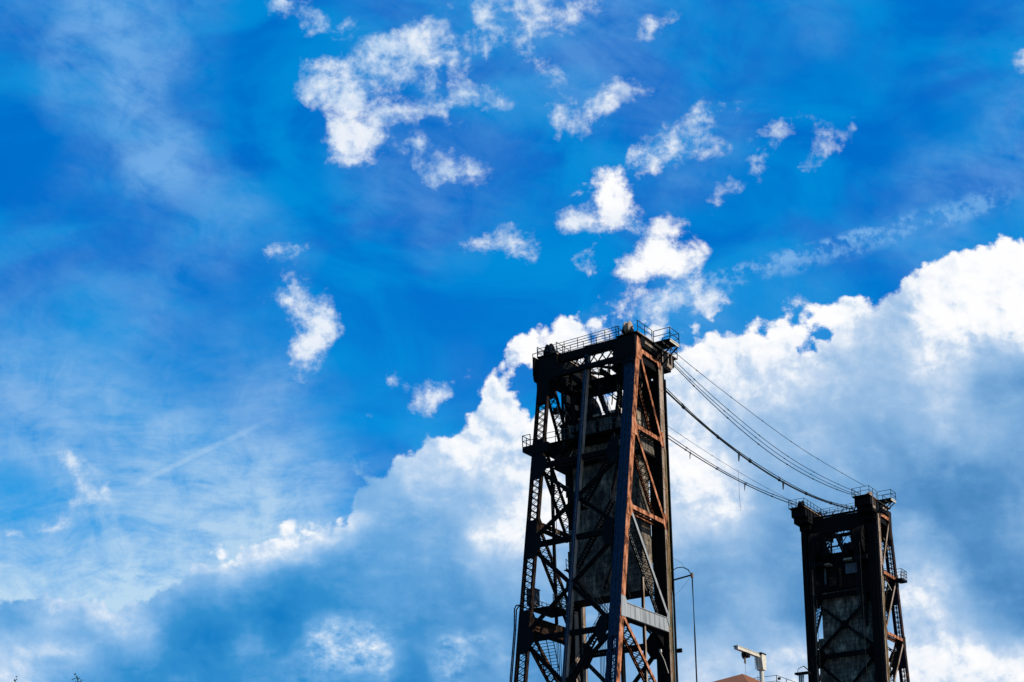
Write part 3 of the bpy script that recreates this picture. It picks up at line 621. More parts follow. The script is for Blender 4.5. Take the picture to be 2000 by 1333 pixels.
    # ---- heads carrying the cable sheaves, cantilevered over the river
    for x0, x1, right in ((-2.2, 0, True), (-W+.05, -W+2.1, False)):
        b = MB()
        def bx(ya, yb_, za, zb, e=0, mi=0): b.box(x0-e, x1+e, *sorted((s*ya, s*yb_)), za, zb, mi)
        bx(-3.7, -.1, 59.9, 60.95); b.prism([P(x0, -3.7, 59.95), P(x0, -3.7, 60.9), P(x0, -1.5, 60.9), P(x0, -1.5, 59.0), P(x0, -2.6, 59.25)], (x1-x0, 0, 0)) if False else bx(-2.9, -.1, 59.2, 59.9)
        bx(-.1, 3.6, 59.9, 60.9)
        bx(-1.5, 3.4, 58.4, 59.9, -.25)
        o = b.build('sheave_head', [STEEL, BROWN], root)
        # walkway plate with edge angle
        b = MB(); bx(-4.35, 4.6, 61.0, 61.09, .12); o = b.build('walkway', [STEEL, BROWN], root); sunside(o, 1, .6)
        b = MB()
        xl, xr = x0-.1, x1+.1
        railing(b, [P(xl, 4.5, 61.09), P(xl, -4.3, 61.09), P(xr, -4.3, 61.09), P(xr, -1.3 if right else 4.5, 61.09)], 1.1, 1.25)
        if right: railing(b, [P(xr, 1.4, 61.09), P(xr, 4.5, 61.09)], 1.1, 1.25)
        b.build('railing', RAIL, root)
        # rusty fittings under the walkway
        hm = BROWN if right else STEEL
        for yy in (-3.0, -2.2, -.9): b = MB(); b.box(x1, x1+.12, *sorted((s*yy, s*(yy+.14))), 59.5, 60.9); b.build('hanger_bracket', hm, root)
        b = MB(); b.box(x1, x1+.09, *sorted((s*-1.9, s*-2.9)), 59.5, 59.85); b.build('web_plate', hm, root)
        b = MB(); b.box(x1, x1+.07, *sorted((s*.3, s*2.9)), 60.35, 60.6); b.build('web_plate', hm, root)
        xm = (x0+x1)/2+.1
        for yy in ((-2.6, 4.0) if not right else ((4.3,) if near else (-.9,))):
            rr = .62
            sh = MB()
            for dx in (-.24, .2): sh.tube([P(xm+dx, yy, 61.75), P(xm+dx+.05, yy, 61.75)], rr, 20)
            sh.tube([P(xm-.22, yy, 61.75), P(xm+.22, yy, 61.75)], rr-.12, 20)
            sh.tube([P(xm-.5, yy, 61.75), P(xm+.5, yy, 61.75)], .1, 8)
            sh.build('cable_sheave', BROWN if right else STEEL, root)
            hb = MB(); hb.prism([P(xm-.42, yy-.75, 61.09), P(xm-.42, yy-.3, 62.1), P(xm-.42, yy+.3, 62.1), P(xm-.42, yy+.75, 61.09)], (.08, 0, 0))
            hb.prism([P(xm+.36, yy-.6, 61.09), P(xm+.36, yy-.2, 61.6), P(xm+.36, yy+.2, 61.6), P(xm+.36, yy+.6, 61.09)], (.08, 0, 0))
            hb.build('sheave_bracket', STEEL, root)
        if not right:
            b = MB(); b.beam(P(xm, -2.2, 61.95), P(xm, 3.4, 61.9), .14, .3); b.build('cable_trough', STEEL, root)
    # outboard service platform on the right head
    b = MB(); b.box(.1, 2.0, *sorted((s*-.9, s*1.2)), 60.9, 61.0)
    for yy in (-.85, .2, 1.1): b.beam(P(.0, yy, 59.4), P(1.95, yy, 60.88), .1, .12, (0, 1, 0))
    for xx in (.25, 1.1, 1.9): b.box(xx-.06, xx+.06, *sorted((s*-.9, s*1.2)), 60.7, 60.9)
    o = b.build('service_platform', [STEEL, CREAM], root); sunside(o)
    b = MB(); railing(b, [P(.15, -.87, 61), P(1.97, -.87, 61), P(1.97, 1.17, 61), P(.15, 1.17, 61)], 1.15, 1.9, .03); b.build('railing', RAIL, root)
    # railing between the heads along the rear portal and the front portal
    b = MB(); railing(b, [P(-W, 4.5, 60.85), P(-2.0, 4.5, 61.0)], 1.1, 1.45, .026, (.25, .5, .75)); b.build('railing', RAIL, root)
    b = MB(); railing(b, [P(-W+.3, 3.6, 60.75), P(-2.0, 3.6, 60.9)], 1.1, 1.6, .026, (.5,)); b.build('railing', RAIL, root)
    b = MB(); b.box(-W+2, -2, *sorted((s*3.4, s*4.6)), 60.76, 60.82); b.build('walkway', STEEL, root)
    if not near:
        b = MB(); railing(b, [P(-W+2.1, -.7, 60.2), P(-2.0, -.7, 60.35)], .95, 1.3, .024, (.33, .66)); b.build('railing', RAIL, root)
        b = MB(); b.box(-W+2, -2, *sorted((-s*.1, -s*.9)), 60.12, 60.2); b.build('walkway', STEEL, root)
    else:
        b = MB(); b.box(-W-.15, -W-.02, *sorted((s*3.0, s*5.2)), 58.3, 60.9)
        railing(b, [P(-W-.12, 5.3, 58.5), P(-W-.12, 5.3, 61.0)], .9, 1.2, .03, (1.,), (0, 0, 0.001)); b.build('end_plate', STEEL, root)
        b = MB(); z0 = 58.9; b.tube([P(-W-.18, 5.25, z0), P(-W-.18, 5.2, 61.25), P(-W+1.6, 5.2, 61.25)], .05, 6); b.build('corner_rail', RAIL, root)
    # ---- great sheaves at the leg tops
    for xc_ in (-2.4, -W+2.6):
        wh = MB(); cz, cy_, rr = 55.75, -.95, 2.1
        def ring(xa, xb, r_, n=36): wh.tube([P(xa, cy_, cz), P(xb, cy_, cz)], r_, n)
        ring(xc_-.62, xc_-.55, rr); ring(xc_+.55, xc_+.62, rr); ring(xc_-.55, xc_+.55, rr-.12)
        for k in range(7): ring(xc_-.5+k*.155, xc_-.5+k*.155+.03, rr-.07)
        o = wh.build('great_sheave', STEEL if True else NAVY, root)
        hb = MB(); hb.tube([P(xc_-.95, cy_, cz), P(xc_+.95, cy_, cz)], .3, 12)
        for k in range(8):
            an = k*math.pi/4; hb.beam(P(xc_+.66, cy_+.3*math.cos(an), cz+.3*math.sin(an)), P(xc_+.66, cy_+1.75*math.cos(an), cz+1.75*math.sin(an)), .1, .2, (1, 0, 0))
        hb.build('sheave_hub', STEEL, o)
        b = MB(); b.box(xc_-.95, xc_+.95, *sorted((s*-2.2, s*.3)), 52.9, 53.5); b.box(xc_-.9, xc_-.68, *sorted((s*-1.5, s*-.4)), 53.5, 55.9); b.box(xc_+.7, xc_+.92, *sorted((s*-1.5, s*-.4)), 53.5, 55.9); b.build('bearing_frame', STEEL, root)
    # ---- inner hangers and pipes near the top (light tipped clutter)
    for k, (x_, yb_, za, zb, mm) in enumerate(((-1.9, 2.9, 52.4, 58.8, BROWN), (-1.2, 1.7, 52.0, 57.9, STEEL), (-2.4, 3.6, 50.5, 57.8, STEEL), (-9.2, 3.4, 52.0, 57.9, STEEL), (-8.2, 2.9, 51.5, 57.8, STEEL))):
        b = MB(); b.box(x_-.1, x_+.1, *sorted((s*yb_, s*(yb_+.22))), za, zb); b.build('hanger_post', mm, root)
    # ---- machinery deck beside the top of the counterweight, railings, ladders, stairs
    b = MB(); b.box(-W+.9, -.9, *sorted((s*3.4, s*4.9)), 51.6, 51.7); b.box(-W+.9, -.9, *sorted((s*3.4, s*3.55)), 51.2, 51.6); b.build('access_walkway', STEEL, root)
    b = MB(); railing(b, [P(-W+.9, 4.85, 51.7), P(-1.0, 4.85, 51.7)], 1.1, 1.1, .026); b.build('railing', RAIL, root)
    b = MB(); stairs(b, P(-3.9, 1.2, 57.6), P(-2.9, 1.2, 53.9), .85, (0.2, 1, 0), 13) if False else stairs(b, P(-6.7, .6, 57.9), P(-5.4, .6, 54.4), .9, (1, .1, -.2) if False else (0, 1, 0), 11)
    b.build('ladder_stair', STEEL, root)
    b = MB(); stair_rail(b, P(-6.7, .6, 57.9), P(-5.4, .6, 54.4), .9, (0, 1, 0)); b.build('railing', RAIL, root)
    b = MB(); railing(b, [P(-8.0, .1, 54.3), P(-2.0, .1, 54.45)], 1.1, 1.3, .03); b.build('railing', RAIL, root)
    fl = [((-2.4, 44.0), (-6.7, 37.8)), ((-6.9, 37.6), (-2.6, 31.8)), ((-9.5, 50.3), (-6.6, 52.2)), ((-2.4, 50.0), (-6.4, 44.4)), ((-2.6, 31.6), (-6.8, 25.6)), ((-6.9, 25.4), (-2.6, 19.4)), ((-2.6, 19.2), (-6.8, 13.2))]
    for (xa, za), (xb, zb) in fl:
        yb_ = R((za+zb)/2)-2.1
        b = MB(); stairs(b, P(xa, yb_, za), P(xb, yb_, zb), .8, (0, 1, 0)); o = b.build('stair_flight', [STEEL, BROWN], root)
        for pl in o.data.polygons:
            if pl.normal.z > .8: pl.material_index = 1  # tread tops lighter: sunlight put into the colour
        b = MB(); stair_rail(b, P(xa, yb_, za), P(xb, yb_, zb), .8, (0, 1, 0)); b.build('railing', RAIL, root)
        b = MB(); b.box(xb-.9, xb+.3, *sorted((s*(yb_-.7), s*(yb_+.9))), zb-.12, zb-.04); b.build('stair_landing', STEEL, root)
    # outboard platform at the left rear leg
    r1 = R(51.2)
    b = MB(); b.prism([P(-12.35, r1+.1, 51.3), P(-12.35, r1+.1, 50.75), P(-11.3, r1+.1, 50.3), P(-9.4, r1+.1, 50.3), P(-9.4, r1+.1, 51.3)], (0, -s*1.6, 0)); b.build('outboard_platform', STEEL, root)
    b = MB(); railing(b, [P(-11.4, r1+.1, 51.3), P(-12.3, r1+.1, 51.3), P(-12.3, r1-1.4, 51.3), P(-11.4, r1-1.4, 51.3)], 1.15, .95, .032); b.build('railing', RAIL, root)
    if not near:
        b = MB(); b.box(0.0, 1.0, *sorted((s*(r1-1.4), s*(r1+.9))), 50.9, 51.2); b.build('outboard_platform', STEEL, root)
        b = MB(); railing(b, [P(.1, r1-1.4, 51.2), P(.95, r1-1.4, 51.2), P(.95, r1+.9, 51.2), P(.1, r1+.9, 51.2)], 1.3, .9, .03, (.33, .66)); b.build('railing', RAIL, root)
    # service platform with cabinet by the left rear leg, inside the tower
    r3 = R(33)
    b = MB(); b.box(-W+.6, -W+3.4, *sorted((s*(r3-5.5), s*(r3-1.2))), 33.9, 34.05); b.build('service_floor', STEEL, root)
    b = MB(); railing(b, [P(-W+.7, r3-2.6, 34.05), P(-W+.7, r3-5.4, 34.05), P(-W+3.3, r3-5.4, 34.05)], 1.1, .9, .028, (.33, .66))
    railing(b, [P(-W+3.3, r3-5.4, 34.05), P(-W+3.3, r3-1.3, 34.05)], 1.1, .9, .028, (.33, .66)); b.build('railing', RAIL, root)
    b = MB(); b.box(-W+.3, -W+1.2, *sorted((s*(r3-2.3), s*(r3-1.3))), 34.4, 36.0); b.box(-W+.22, -W+1.28, *sorted((s*(r3-2.38), s*(r3-1.22))), 36.0, 36.08); b.box(-W+.5, -W+1.0, *sorted((s*(r3-2.1), s*(r3-1.5))), 34.05, 34.4); b.build('equipment_cabinet', TRAY, root)
    # ladder on the outer side of the left rear leg
    b = MB()
    zt = 34.4
    for dz in (0, .5):
        b.tube([P(-W-.35-dz*.3, R(BOT)-.1-dz, BOT), P(-W-.35-dz*.3, R(zt-2.4)-.1-dz, zt-2.4), P(-W-.55-dz*.2, R(zt)-.1-dz, zt-.3), P(-W-.35, R(zt)-.1-dz, zt), P(-W+.1, R(zt)-.2-dz, zt)], .07, 7)
    z = BOT+.6
    while z < zt-.5: b.beam(P(-W-.35, R(z)-.1, z), P(-W-.5, R(z)-.6, z), .04, .04, (0, 0, 1)); z += .45
    b.build('ladder', NAVY, root)
    # caged ladder by the lower left diagonal
    b = MB(); q0, q1 = P(-9.3, R(31)-1.4, 31.0), P(-8.3, R(28)-1.4, 27.4)
    for sg in (-.45, .45, 1.2): b.beam(q0+Vector((sg, 0, 0)), q1+Vector((sg, 0, 0)), .06, .08)
    for k in range(12):
        c_ = q0+(q1-q0)*k/11; b.beam(c_+Vector((-.45, 0, 0)), c_+Vector((1.2, 0, 0)), .05, .05, (0, 0, 1))
    b.build('caged_ladder', STEEL, root)
    # upright hangers inside the lower panels
    for k, (x_, yb_, za, zb, mm) in enumerate(((-.35, 4.6, 15, 36.4, BROWN), (-4.8, .6, BOT, 33.6, STEEL), (-3.9, 2.6, BOT, 33.2, STEEL), (-1.8, 7.6, 31, 41.3, STEEL), (-9.8, 5.0, 33, 49.5, STEEL))):
        b = MB(); b.box(x_-.13, x_+.13, *sorted((s*yb_, s*(yb_+.26))), za, zb); o = b.build('hanger_post', [STEEL, mm], root); sunside(o)
    # concrete guide column of the counterweight pit, under the left
    b = MB(); b.box(-10.2, -9.3, *sorted((s*1.6, s*2.4)), BOT, 34.8); o = b.build('guide_column', [STEEL, BROWN], root); sunside(o, 1)
    # small junction boxes, lamps, brackets
    b = MB(); b.box(.02, .5, *sorted((-s*1.5, -s*1.75)), 29.9, 30.3); b.build('junction_box', STEEL, root)
    b = MB(); b.box(-.6, -.4, *sorted((s*1.0, s*1.2)), 29.6, 29.9); b.tube([P(-.5, 1.1, 29.6), P(-.3, .7, 28.8), P(-.1, .35, 27.6)], .035, 6); b.build('bracket_lamp', CREAM, root)
    rnd = random.Random(3 if near else 4)
    for k in range(44):
        right = k % 2
        x_ = (-rnd.uniform(.6, 2.6)) if right else (-W+rnd.uniform(.8, 3.2)); yb_ = rnd.uniform(.6, 4.2); z_ = rnd.uniform(51.5, 57.5) if k < 28 else rnd.uniform(44, 58.5)
        if k >= 28: yb_ = rnd.uniform(2.6, R(z_)-1.3)
        b = MB()
        t_ = rnd.random()
        if t_ < .35: b.box(x_, x_+rnd.uniform(.2, .6), *sorted((s*yb_, s*(yb_+rnd.uniform(.2, .7)))), z_, z_+rnd.uniform(.2, .8)); nm = 'machinery_box'
        elif t_ < .75: q_ = P(x_+rnd.uniform(-.8, .8), yb_+rnd.uniform(-1.5, 1.5), z_+rnd.uniform(-1.8, 1.8)); b.beam(P(x_, yb_, z_), q_, .1, .1); nm = 'brace_rod'
        else: b.tube([P(x_, yb_, z_), P(x_, yb_+.8, z_), P(x_, yb_+.8, z_-rnd.uniform(1, 2.5))], .06, 6); nm = 'pipe'
        o = b.build(nm, [STEEL, CREAM if k % 5 == 0 else BROWN], root); sunside(o, 1, .8)
    # cluttered bracing inside the middle of the right face (sway rods)
    b = MB(); b.box(-W+1.55, -1.55, *sorted((s*.0, -s*.12)), 49.7, 54.9)
    for k in range(6): b.box(-W+2.6+k*1.15, -W+2.72+k*1.15, *sorted((-s*.12, -s*.2)), 49.8, 54.8)
    b.build('screen_panel', STEEL, root)
    for k, (x_, z_, r_) in enumerate(((-7.6, 54.4, 1.0), (-4.4, 54.7, 1.05))):
        b = MB(); b.tube([P(x_-.3, -.9, z_), P(x_+.3, -.9, z_)], r_, 22); b.tube([P(x_-.42, -.9, z_), P(x_+.42, -.9, z_)], .22, 10)
        for dx in (-.34, .3): b.tube([P(x_+dx, -.9, z_), P(x_+dx+.04, -.9, z_)], r_+.12, 22)
        b.build('idler_sheave', STEEL, root)
        b = MB(); b.box(x_-.6, x_+.6, *sorted((-s*.3, -s*1.5)), z_-1.4, z_-1.15); b.build('sheave_seat', BROWN, root)
    for k, (x_, za, zb, wd, mm) in enumerate(((-8.1, 50.6, 53.2, .12, TRAY), (-5.9, 49.9, 52.6, .2, DKRUST_SHADE), (-4.3, 51.6, 53.0, .8, TRAY), (-3.1, 45, 56.5, .12, STEEL), (-7.0, 50.2, 51.4, .5, DKRUST_SHADE), (-2.5, 44, 50, .14, STEEL), (-9.2, 50.5, 51.2, .3, DKRUST_SHADE))):
        b = MB(); b.box(x_-wd, x_+wd, *sorted((-s*.22, -s*(.4+.05*k))), za, zb); b.build('wall_fitting', mm, root)
    for k in range(7):
        xa = -8.6+k*.95; zb_ = 55.0+(k*37 % 11)*.12
        b = MB(); b.beam(P(xa, 1.2, zb_), P(xa+.5*((-1)**k), 1.6, 57.7), .09, .09); b.build('rod_stay', STEEL, root)
    b = MB()
    for k in range(5): b.beam(P(-7.9+k*1.2, -.4, 60.2), P(-7.3+k*1.2, -.4, 60.0 if near else 60.9), .09, .09)
    b.beam(P(-3.6, -.5, 60.0), P(-2.6, -1.4, 60.9), .16, .16); b.build('cable_strut', STEEL, root)
    for i, (za, zb) in enumerate(((57, 52.5), (50.5, 44.2), (42, 35))):
        for sg in (0, 1):
            b = MB(); ya, yb2 = (3.3, R(zb)-1.4) if sg == 0 else (R(za)-1.2, 3.3)
            laced(b, P(-2.6, ya, za), P(-2.6, yb2, zb), .32, .26, (1, 0, 0), .5, .09, bar=.05); b.build('sway_brace', STEEL, root)
    # concrete pier
    b = MB(); b.box(-W-1.5, 1.5, *sorted((-s*3.2, s*20.5)), -11, BOT); b.build('pier', PIER, root)
    return root

def counterweight(y0, s, label):
    root = thing('counterweight', label, 'counterweight', (0, y0, 35.75), 'concrete counterweights')
    def bx(b, x0, x1, ya, yb_, z0, z1): b.box(x0, x1, *sorted((s*ya, s*yb_)), z0-35.75, z1-35.75)
    b = MB(); bx(b, -9.75, -1.45, .12, 2.25, 35.75, 43.2); bx(b, -9.05, -1.5, .14, 2.2, 43.2, 49.6)
    bx(b, -10.7, -.75, .15, 3.05, 49.75, 51.2)
    bx(b, -10.0, -1.2, .15, 2.7, 51.2, 53.9)
    o = b.build('concrete_block', CONC, root)
    md = o.modifiers.new('bevel', 'BEVEL'); md.width = .07; md.segments = 2
    b = MB(); bx(b, -10.75, -.7, .1, 3.1, 49.55, 49.76); bx(b, -10.75, -.7, .1, 3.12, 51.2, 51.42)
    bx(b, -10.1, -1.1, .1, 2.8, 53.9, 54.15)
    for k in range(5): x_ = -9.5+k*1.85; bx(b, x_, x_+.25, 2.7, 2.95, 51.42, 53.9)
    b.build('steel_frame', STEEL, root)
    b = MB(); bx(b, -9.8, -1.4, .1, 2.3, 35.6, 35.78); b.build('base_plate', STEEL, root)
    for x_ in (-8.6, -6.9, -4.8, -3.0):
        b = MB(); bx(b, x_, x_+.7, .7, 1.5, 54.15, 54.9); b.build('lifting_bracket', BROWN, root)
    return root

tower(0, -1, 'larger rusty riveted lift tower standing nearest, with orange side beams and a pale grey girder', True)
tower(67.0, 1, 'smaller dark lift tower further off across the river, at the far end of the cables', False)
counterweight(0, -1, 'stained dark concrete counterweight hanging between the legs of the larger near tower')
counterweight(67.0, 1, 'stained dark concrete counterweight hanging between the legs of the smaller far tower')

# ================================================================== ropes of the lift span
def rope(x, y, z0, z1, label, r=.035):
    b = MB(); b.tube([(0, 0, 0), (0, 0, z1-z0)], r, 6); return tag(b.build('hoist_rope', CABLE, None, (x, y, z0)), label, 'rope', 'hoist ropes')
ORD = ['leftmost', 'second', 'third', 'fourth', 'fifth', 'sixth', 'seventh', 'rightmost']
def which(i, n): return 'leftmost' if i == 0 else 'rightmost' if i == n-1 else ORD[i]+' from the left'
proto = None
for yy, xs, lab in ((3.0, [-9.45, -9.3, -9.12, -8.95, -8.75, -8.57, -8.4, -8.2], 'of the vertical wire ropes hanging below the near counterweight, left bundle'),
                (3.0, [-2.9, -2.7, -2.5, -2.3, -2.1], 'of the vertical wire ropes right behind the near tower front leg'),
                (64.0, [-9.3, -9.05, -8.8, -8.55], 'of the vertical wire ropes on the far tower, left bundle'),
                (64.0, [-2.8, -2.55, -2.3, -2.05], 'of the vertical wire ropes on the far tower, right bundle')):
    for k, x_ in enumerate(xs):
        if proto is None: proto = o = rope(x_, yy, 24, 55.7, which(k, len(xs))+' '+lab)
        else: o = proto.copy(); COL.objects.link(o); o.location = (x_, yy, 24); o['label'] = which(k, len(xs))+' '+lab
for k, x_ in enumerate((-10.95, -10.75, -10.55)):
    b = MB(); b.tube([(0, 0, 0), (0, 0, 20)], .045, 6)
    tag(b.build('guide_rope', PALE if x_ < -10.9 else CABLE, None, (x_, -3.2, 12)), ('pale leftmost', 'black middle', 'black rightmost')[k]+' of three guide ropes low in the near tower', 'rope', 'guide ropes')

# ================================================================== cables between the towers
def cat(p, q, sag, n=40, wob=0, ph=0):
    p = Vector(p); q = Vector(q); o = []
    for i in range(n+1):
        t = i/n; c = p+(q-p)*t; c.z -= 4*sag*t*(1-t)+wob*math.sin(t*9+ph)*t*(1-t); o.append(c)
    return o
def wire(name, pts, r, label, cat_, group=None, hang=(), mt=None):
    base = pts[0]; b = MB(); b.tube([p-base for p in pts], r, 6)
    for kk in range(4, len(pts)-2, 6): b.tube([pts[kk]-base, pts[kk]-base+(pts[kk+1]-pts[kk]).normalized()*.35], r*1.7, 6)
    o = tag(b.build(name, mt or CABLE, None, tuple(base), True), label, cat_, group)
    for t, L in hang:
        c = pts[int(t*(len(pts)-1))]-base; h = MB(); h.tube([c+Vector((0, 0, .1)), c-Vector((0, .05, .15)), c-Vector((0, .18, L))], [r*1.6, r*1.3, r*.7], 6); h.build('loose_hanger', CABLE, o)
    return o
wire('power_cable', cat((-2.6, 5.0, 59.35), (-2.5, 63.5, 59.6), 2.45), .10, 'thickest black cable of the middle pair, sagging between the towers, with short hanging ends', 'cable', 'middle cables', ((.35, .95), (.59, .95)))
wire('power_cable', cat((-2.6, 4.8, 59.75), (-2.45, 63.5, 59.9), 2.62, wob=.5), .045, 'thinner black cable lashed along the top of the thick middle cable', 'cable', 'middle cables')
wire('power_cable', cat((-10.3, 4, 61.5), (-10.35, 62.8, 61.4), 1.7), .06, 'lower left black cable with short hanging ends between the tower heads', 'cable', 'left cables', ((.44, .8), (.72, .9)))
wire('power_cable', cat((-10.1, 4, 61.7), (-10.2, 62.8, 61.7), 1.78, wob=.3, ph=2), .045, 'black cable running just above the lower left cable between the tower heads', 'cable', 'left cables')
o = wire('thin_wire', cat((-10.9, 4, 63.2), (-10.9, 63, 62.1), 1.0), .022, 'faint grey wire strung above the lower left cables', 'wire', 'left cables')
b = MB(); b.tube([(0, 0, 0), (.02, .03, -1.8), (-.03, .1, -3.6), (.05, .2, -5.0), (.08, .1, -5.4)], .02, 5)
tag(b.build('dangling_wire', CABLE, None, (-10.6, 43.8, 61.6)), 'single thin wire dangling straight down from the left cables at mid span', 'wire')
R4 = [((-.5, 4.3, 62.2), (-.5, 62.8, 62.3), .95, .03, 'uppermost thin black wire of the right hand bundle between the towers'),
      ((-.8, 4.3, 61.7), (-1.2, 62.8, 61.4), 1.95, .035, 'second thin black wire from the top of the right hand bundle'),
      ((-1.3, 4.3, 61.9), (-1.6, 62.8, 61.25), 2.15, .035, 'third thin black wire from the top, touching the second at mid span'),
      ((-.9, 4.3, 61.2), (-1.4, 62.8, 61.0), 2.5, .045, 'lowest thin black wire of the right hand bundle, sagging most')]
for p_, q_, sg_, r_, lab in R4: wire('thin_wire', cat(p_, q_, sg_, wob=.25, ph=r_*80), r_, lab, 'wire', 'right cables')

# ================================================================== davit arm with hanging pipe on the near tower
dv = thing('davit_arm', 'dark curved davit arm with cross pipe sticking out from the near tower leg', 'davit', (0, .9, 37.3))
b = MB(); b.tube([(-.6, 0, -.35), (.4, 0, -.18), (2.35, 0, .02)], .085, 8); b.build('cross_pipe', STEEL, dv)
b = MB(); b.tube([(.05, 0, .75), (.7, 0, .98), (1.3, 0, .95), (1.9, 0, .6), (2.2, 0, .1)], .045, 8, caps=True); b.build('curved_rod', STEEL, dv)
b = MB(); b.tube([(2.3, 0, 0), (1.0, 0, -1.3), (.1, 0, -1.9)], .012, 5); b.tube([(2.2, 0, .1), (1.2, 0, 1.4), (.1, 0, 2.2)], .012, 5); b.build('stay_wire', CABLE, dv)
b = MB(); b.tube([(2.3, 0, -.25), (2.3, 0, .2)], .14, 10); b.build('pulley_block', BROWN, dv)
b = MB(); b.tube([(0, 0, 0), (.02, 0, -6), (-.02, .05, -14), (0, 0, -30)], .075, 8)
tag(b.build('hanging_pipe', CABLE, None, (2.3, .9, 37.05)), 'long black pipe hanging straight down from the end of the davit arm', 'pipe')

# ================================================================== lift span with operator house
ls = thing('lift_span', 'steel truss lift span carrying the operator house between the two towers', 'bridge span', (-5.6, 34, 12))
for x_ in (-4.2, 4.2):
    b = MB(); ys = [-28.5+k*9.5 for k in range(7)]
    def tz(k): return 13.2-1.4*abs(k-3)*.5
    for k in range(6):
        b.beam((x_, ys[k], tz(k)), (x_, ys[k+1], tz(k+1)), .5, .5); b.beam((x_, ys[k], 0), (x_, ys[k+1], 0), .5, .6)
        a_, c_ = ((x_, ys[k], tz(k)), (x_, ys[k+1], 0)) if k < 3 else ((x_, ys[k], 0), (x_, ys[k+1], tz(k+1))); b.beam(a_, c_, .4, .35)
    for k in range(7): b.beam((x_, ys[k], 0), (x_, ys[k], tz(k)), .4, .35)
    b.build('truss', STEEL, ls)
b = MB(); b.box(-4.0, 4.0, -28.5, 28.5, -.25, -.05); b.build('deck', DECK, ls)
for k in range(7): b = MB(); b.beam((-4, -28.5+k*9.5, 13.2-.7*abs(k-3)), (4, -28.5+k*9.5, 13.2-.7*abs(k-3)), .35, .4, (0, 0, 1)); b.build('top_strut', STEEL, ls)

oh = thing('operator_house', 'small cabin with an orange brown hipped roof peeking above the frame edge below the crane', 'cabin', (-5.5, 31.2, 25.4))
b = MB(); b.box(-2.2, 2.2, -4.2, 4.2, 0, 3.6); b.build('wall', WALL, oh)
for x_ in (-2.2, 2.2):
    for k in range(4):
        b = MB(); b.box(*sorted((x_, x_*1.012)), -3.8+k*2, -2.2+k*2, 1.4, 3.0); b.build('window', GLASS, oh)
b = MB()
ex, ey, ez = 4.2, 9.2, 4.55
for q in ([(-ex,-ey,ez),(ex,-ey,ez),(0,-1.0,7.12),(0,-1.0,7.12)],): pass
vs = [(-ex,-ey,ez),(ex,-ey,ez),(ex,ey,ez),(-ex,ey,ez),(0,-.9,7.15),(0,.4,7.15)]
base_i = len(b.v); b.v += vs
for f in ([0,1,4],[1,2,5,4],[2,3,5],[3,0,4,5],[3,2,1,0]): b.f.append(f); b.mi.append(0)
b.build('roof', ROOF, oh)
b = MB(); b.box(-2.2, 2.2, -4.2, 4.2, 3.6, 4.74); b.build('upper_wall', ROOF, oh)

jc = thing('jib_crane', 'weathered cream jib crane with hoist, standing beside the cabin roof', 'crane', (-5.3, 35.6, 25.0))
b = MB(); b.tube([(0, 0, 0), (0, 0, 8.9)], .27, 14); b.build('mast', CREAM, jc)
b = MB(); b.prism([(-.42, -.62, 10.55), (-.42, .5, 10.55), (-.42, .62, 10.2), (-.42, .5, 8.7), (-.42, -.45, 8.7), (-.42, -.75, 10.0)], (.84, 0, 0)); b.build('mast_head', CREAM, jc)
b = MB(); b.box(-.45, .45, -.9, .6, 10.55, 10.72); b.build('head_cap', STEEL, jc)
b = MB(); b.box(-.22, .22, -7.2, -.6, 10.15, 10.2); b.box(-.22, .22, -7.2, -.6, 10.55, 10.6); b.box(-.05, .05, -7.2, -.6, 10.2, 10.55); b.box(-.24, .24, -7.25, -7.2, 10.12, 10.62)
b.box(.06, .19, -7.1, -.7, 10.22, 10.5)
b.build('jib', CREAM, jc)
b = MB(); b.tube([(0, -7.2, 10.4), (0, -8.0, 10.35)], .05, 6); b.build('jib_tip_rod', STEEL, jc)
b = MB(); b.box(-.3, .3, -5.1, -3.9, 9.65, 10.12); b.tube([(-.4, -4.5, 9.75), (.4, -4.5, 9.75)], .26, 12); b.build('hoist_trolley', STEEL, jc)
b = MB(); b.tube([(0, -4.8, 9.6), (0, -4.8, 8.9)], .12, 8); b.tube([(0, -4.8, 8.9), (0, -4.8, 8.75)], [.1, .04], 8); b.tube([(0, -4.8, 8.9), (.0, -5.0, 4.0)], .018, 5); b.build('hook_block', BROWN, jc)
b = MB(); b.tube([(0, -5.1, 10.1), (0, -5.5, 9.6), (0, -5.3, 9.2), (0, -5.0, 9.6)], .02, 5); b.build('festoon_cable', CABLE, jc)
b = MB()
for x_ in (-.15, .25): b.beam((x_, -1.5, 8.6), (x_, -1.5, 10.2), .05, .05)
for k in range(5): b.beam((-.15, -1.5, 8.8+k*.33), (.25, -1.5, 8.8+k*.33), .04, .04, (0, 0, 1))
for x_ in (-.15, .25): b.beam((x_, -.85, 4.0), (x_, -.85, 7.9), .05, .05)
for k in range(11): b.beam((-.15, -.85, 4.2+k*.33), (.25, -.85, 4.2+k*.33), .04, .04, (0, 0, 1))
b.beam((0, -1.5, 8.8), (0, -.3, 8.8), .05, .05); b.beam((0, -.85, 7.5), (0, 0, 7.5), .05, .05)
b.build('mast_ladder', PALE, jc)

pr = thing('roof_railing', 'thin pipe railing of the platform right of the orange roof', 'railing', (-3.6, 36, 31.6))
b = MB(); railing(b, [(-3.8, 0, 0), (0, 0, 0)], 1.35, 1.9, .03); railing(b, [(0, 0, 0), (0, 12.5, .0)], 1.35, 3.1, .03); b.build('rail', RAIL, pr)
b = MB(); b.box(-3.9, .1, -.1, 12.6, -.15, 0); b.box(-3.7, -.1, 1, 12, -6.2, -.15); b.build('platform', STEEL, pr)
b = MB(); b.tube([(.15, .1, .95), (.35, .3, .95)], .16, 10); b.build('floodlight', STEEL, pr)

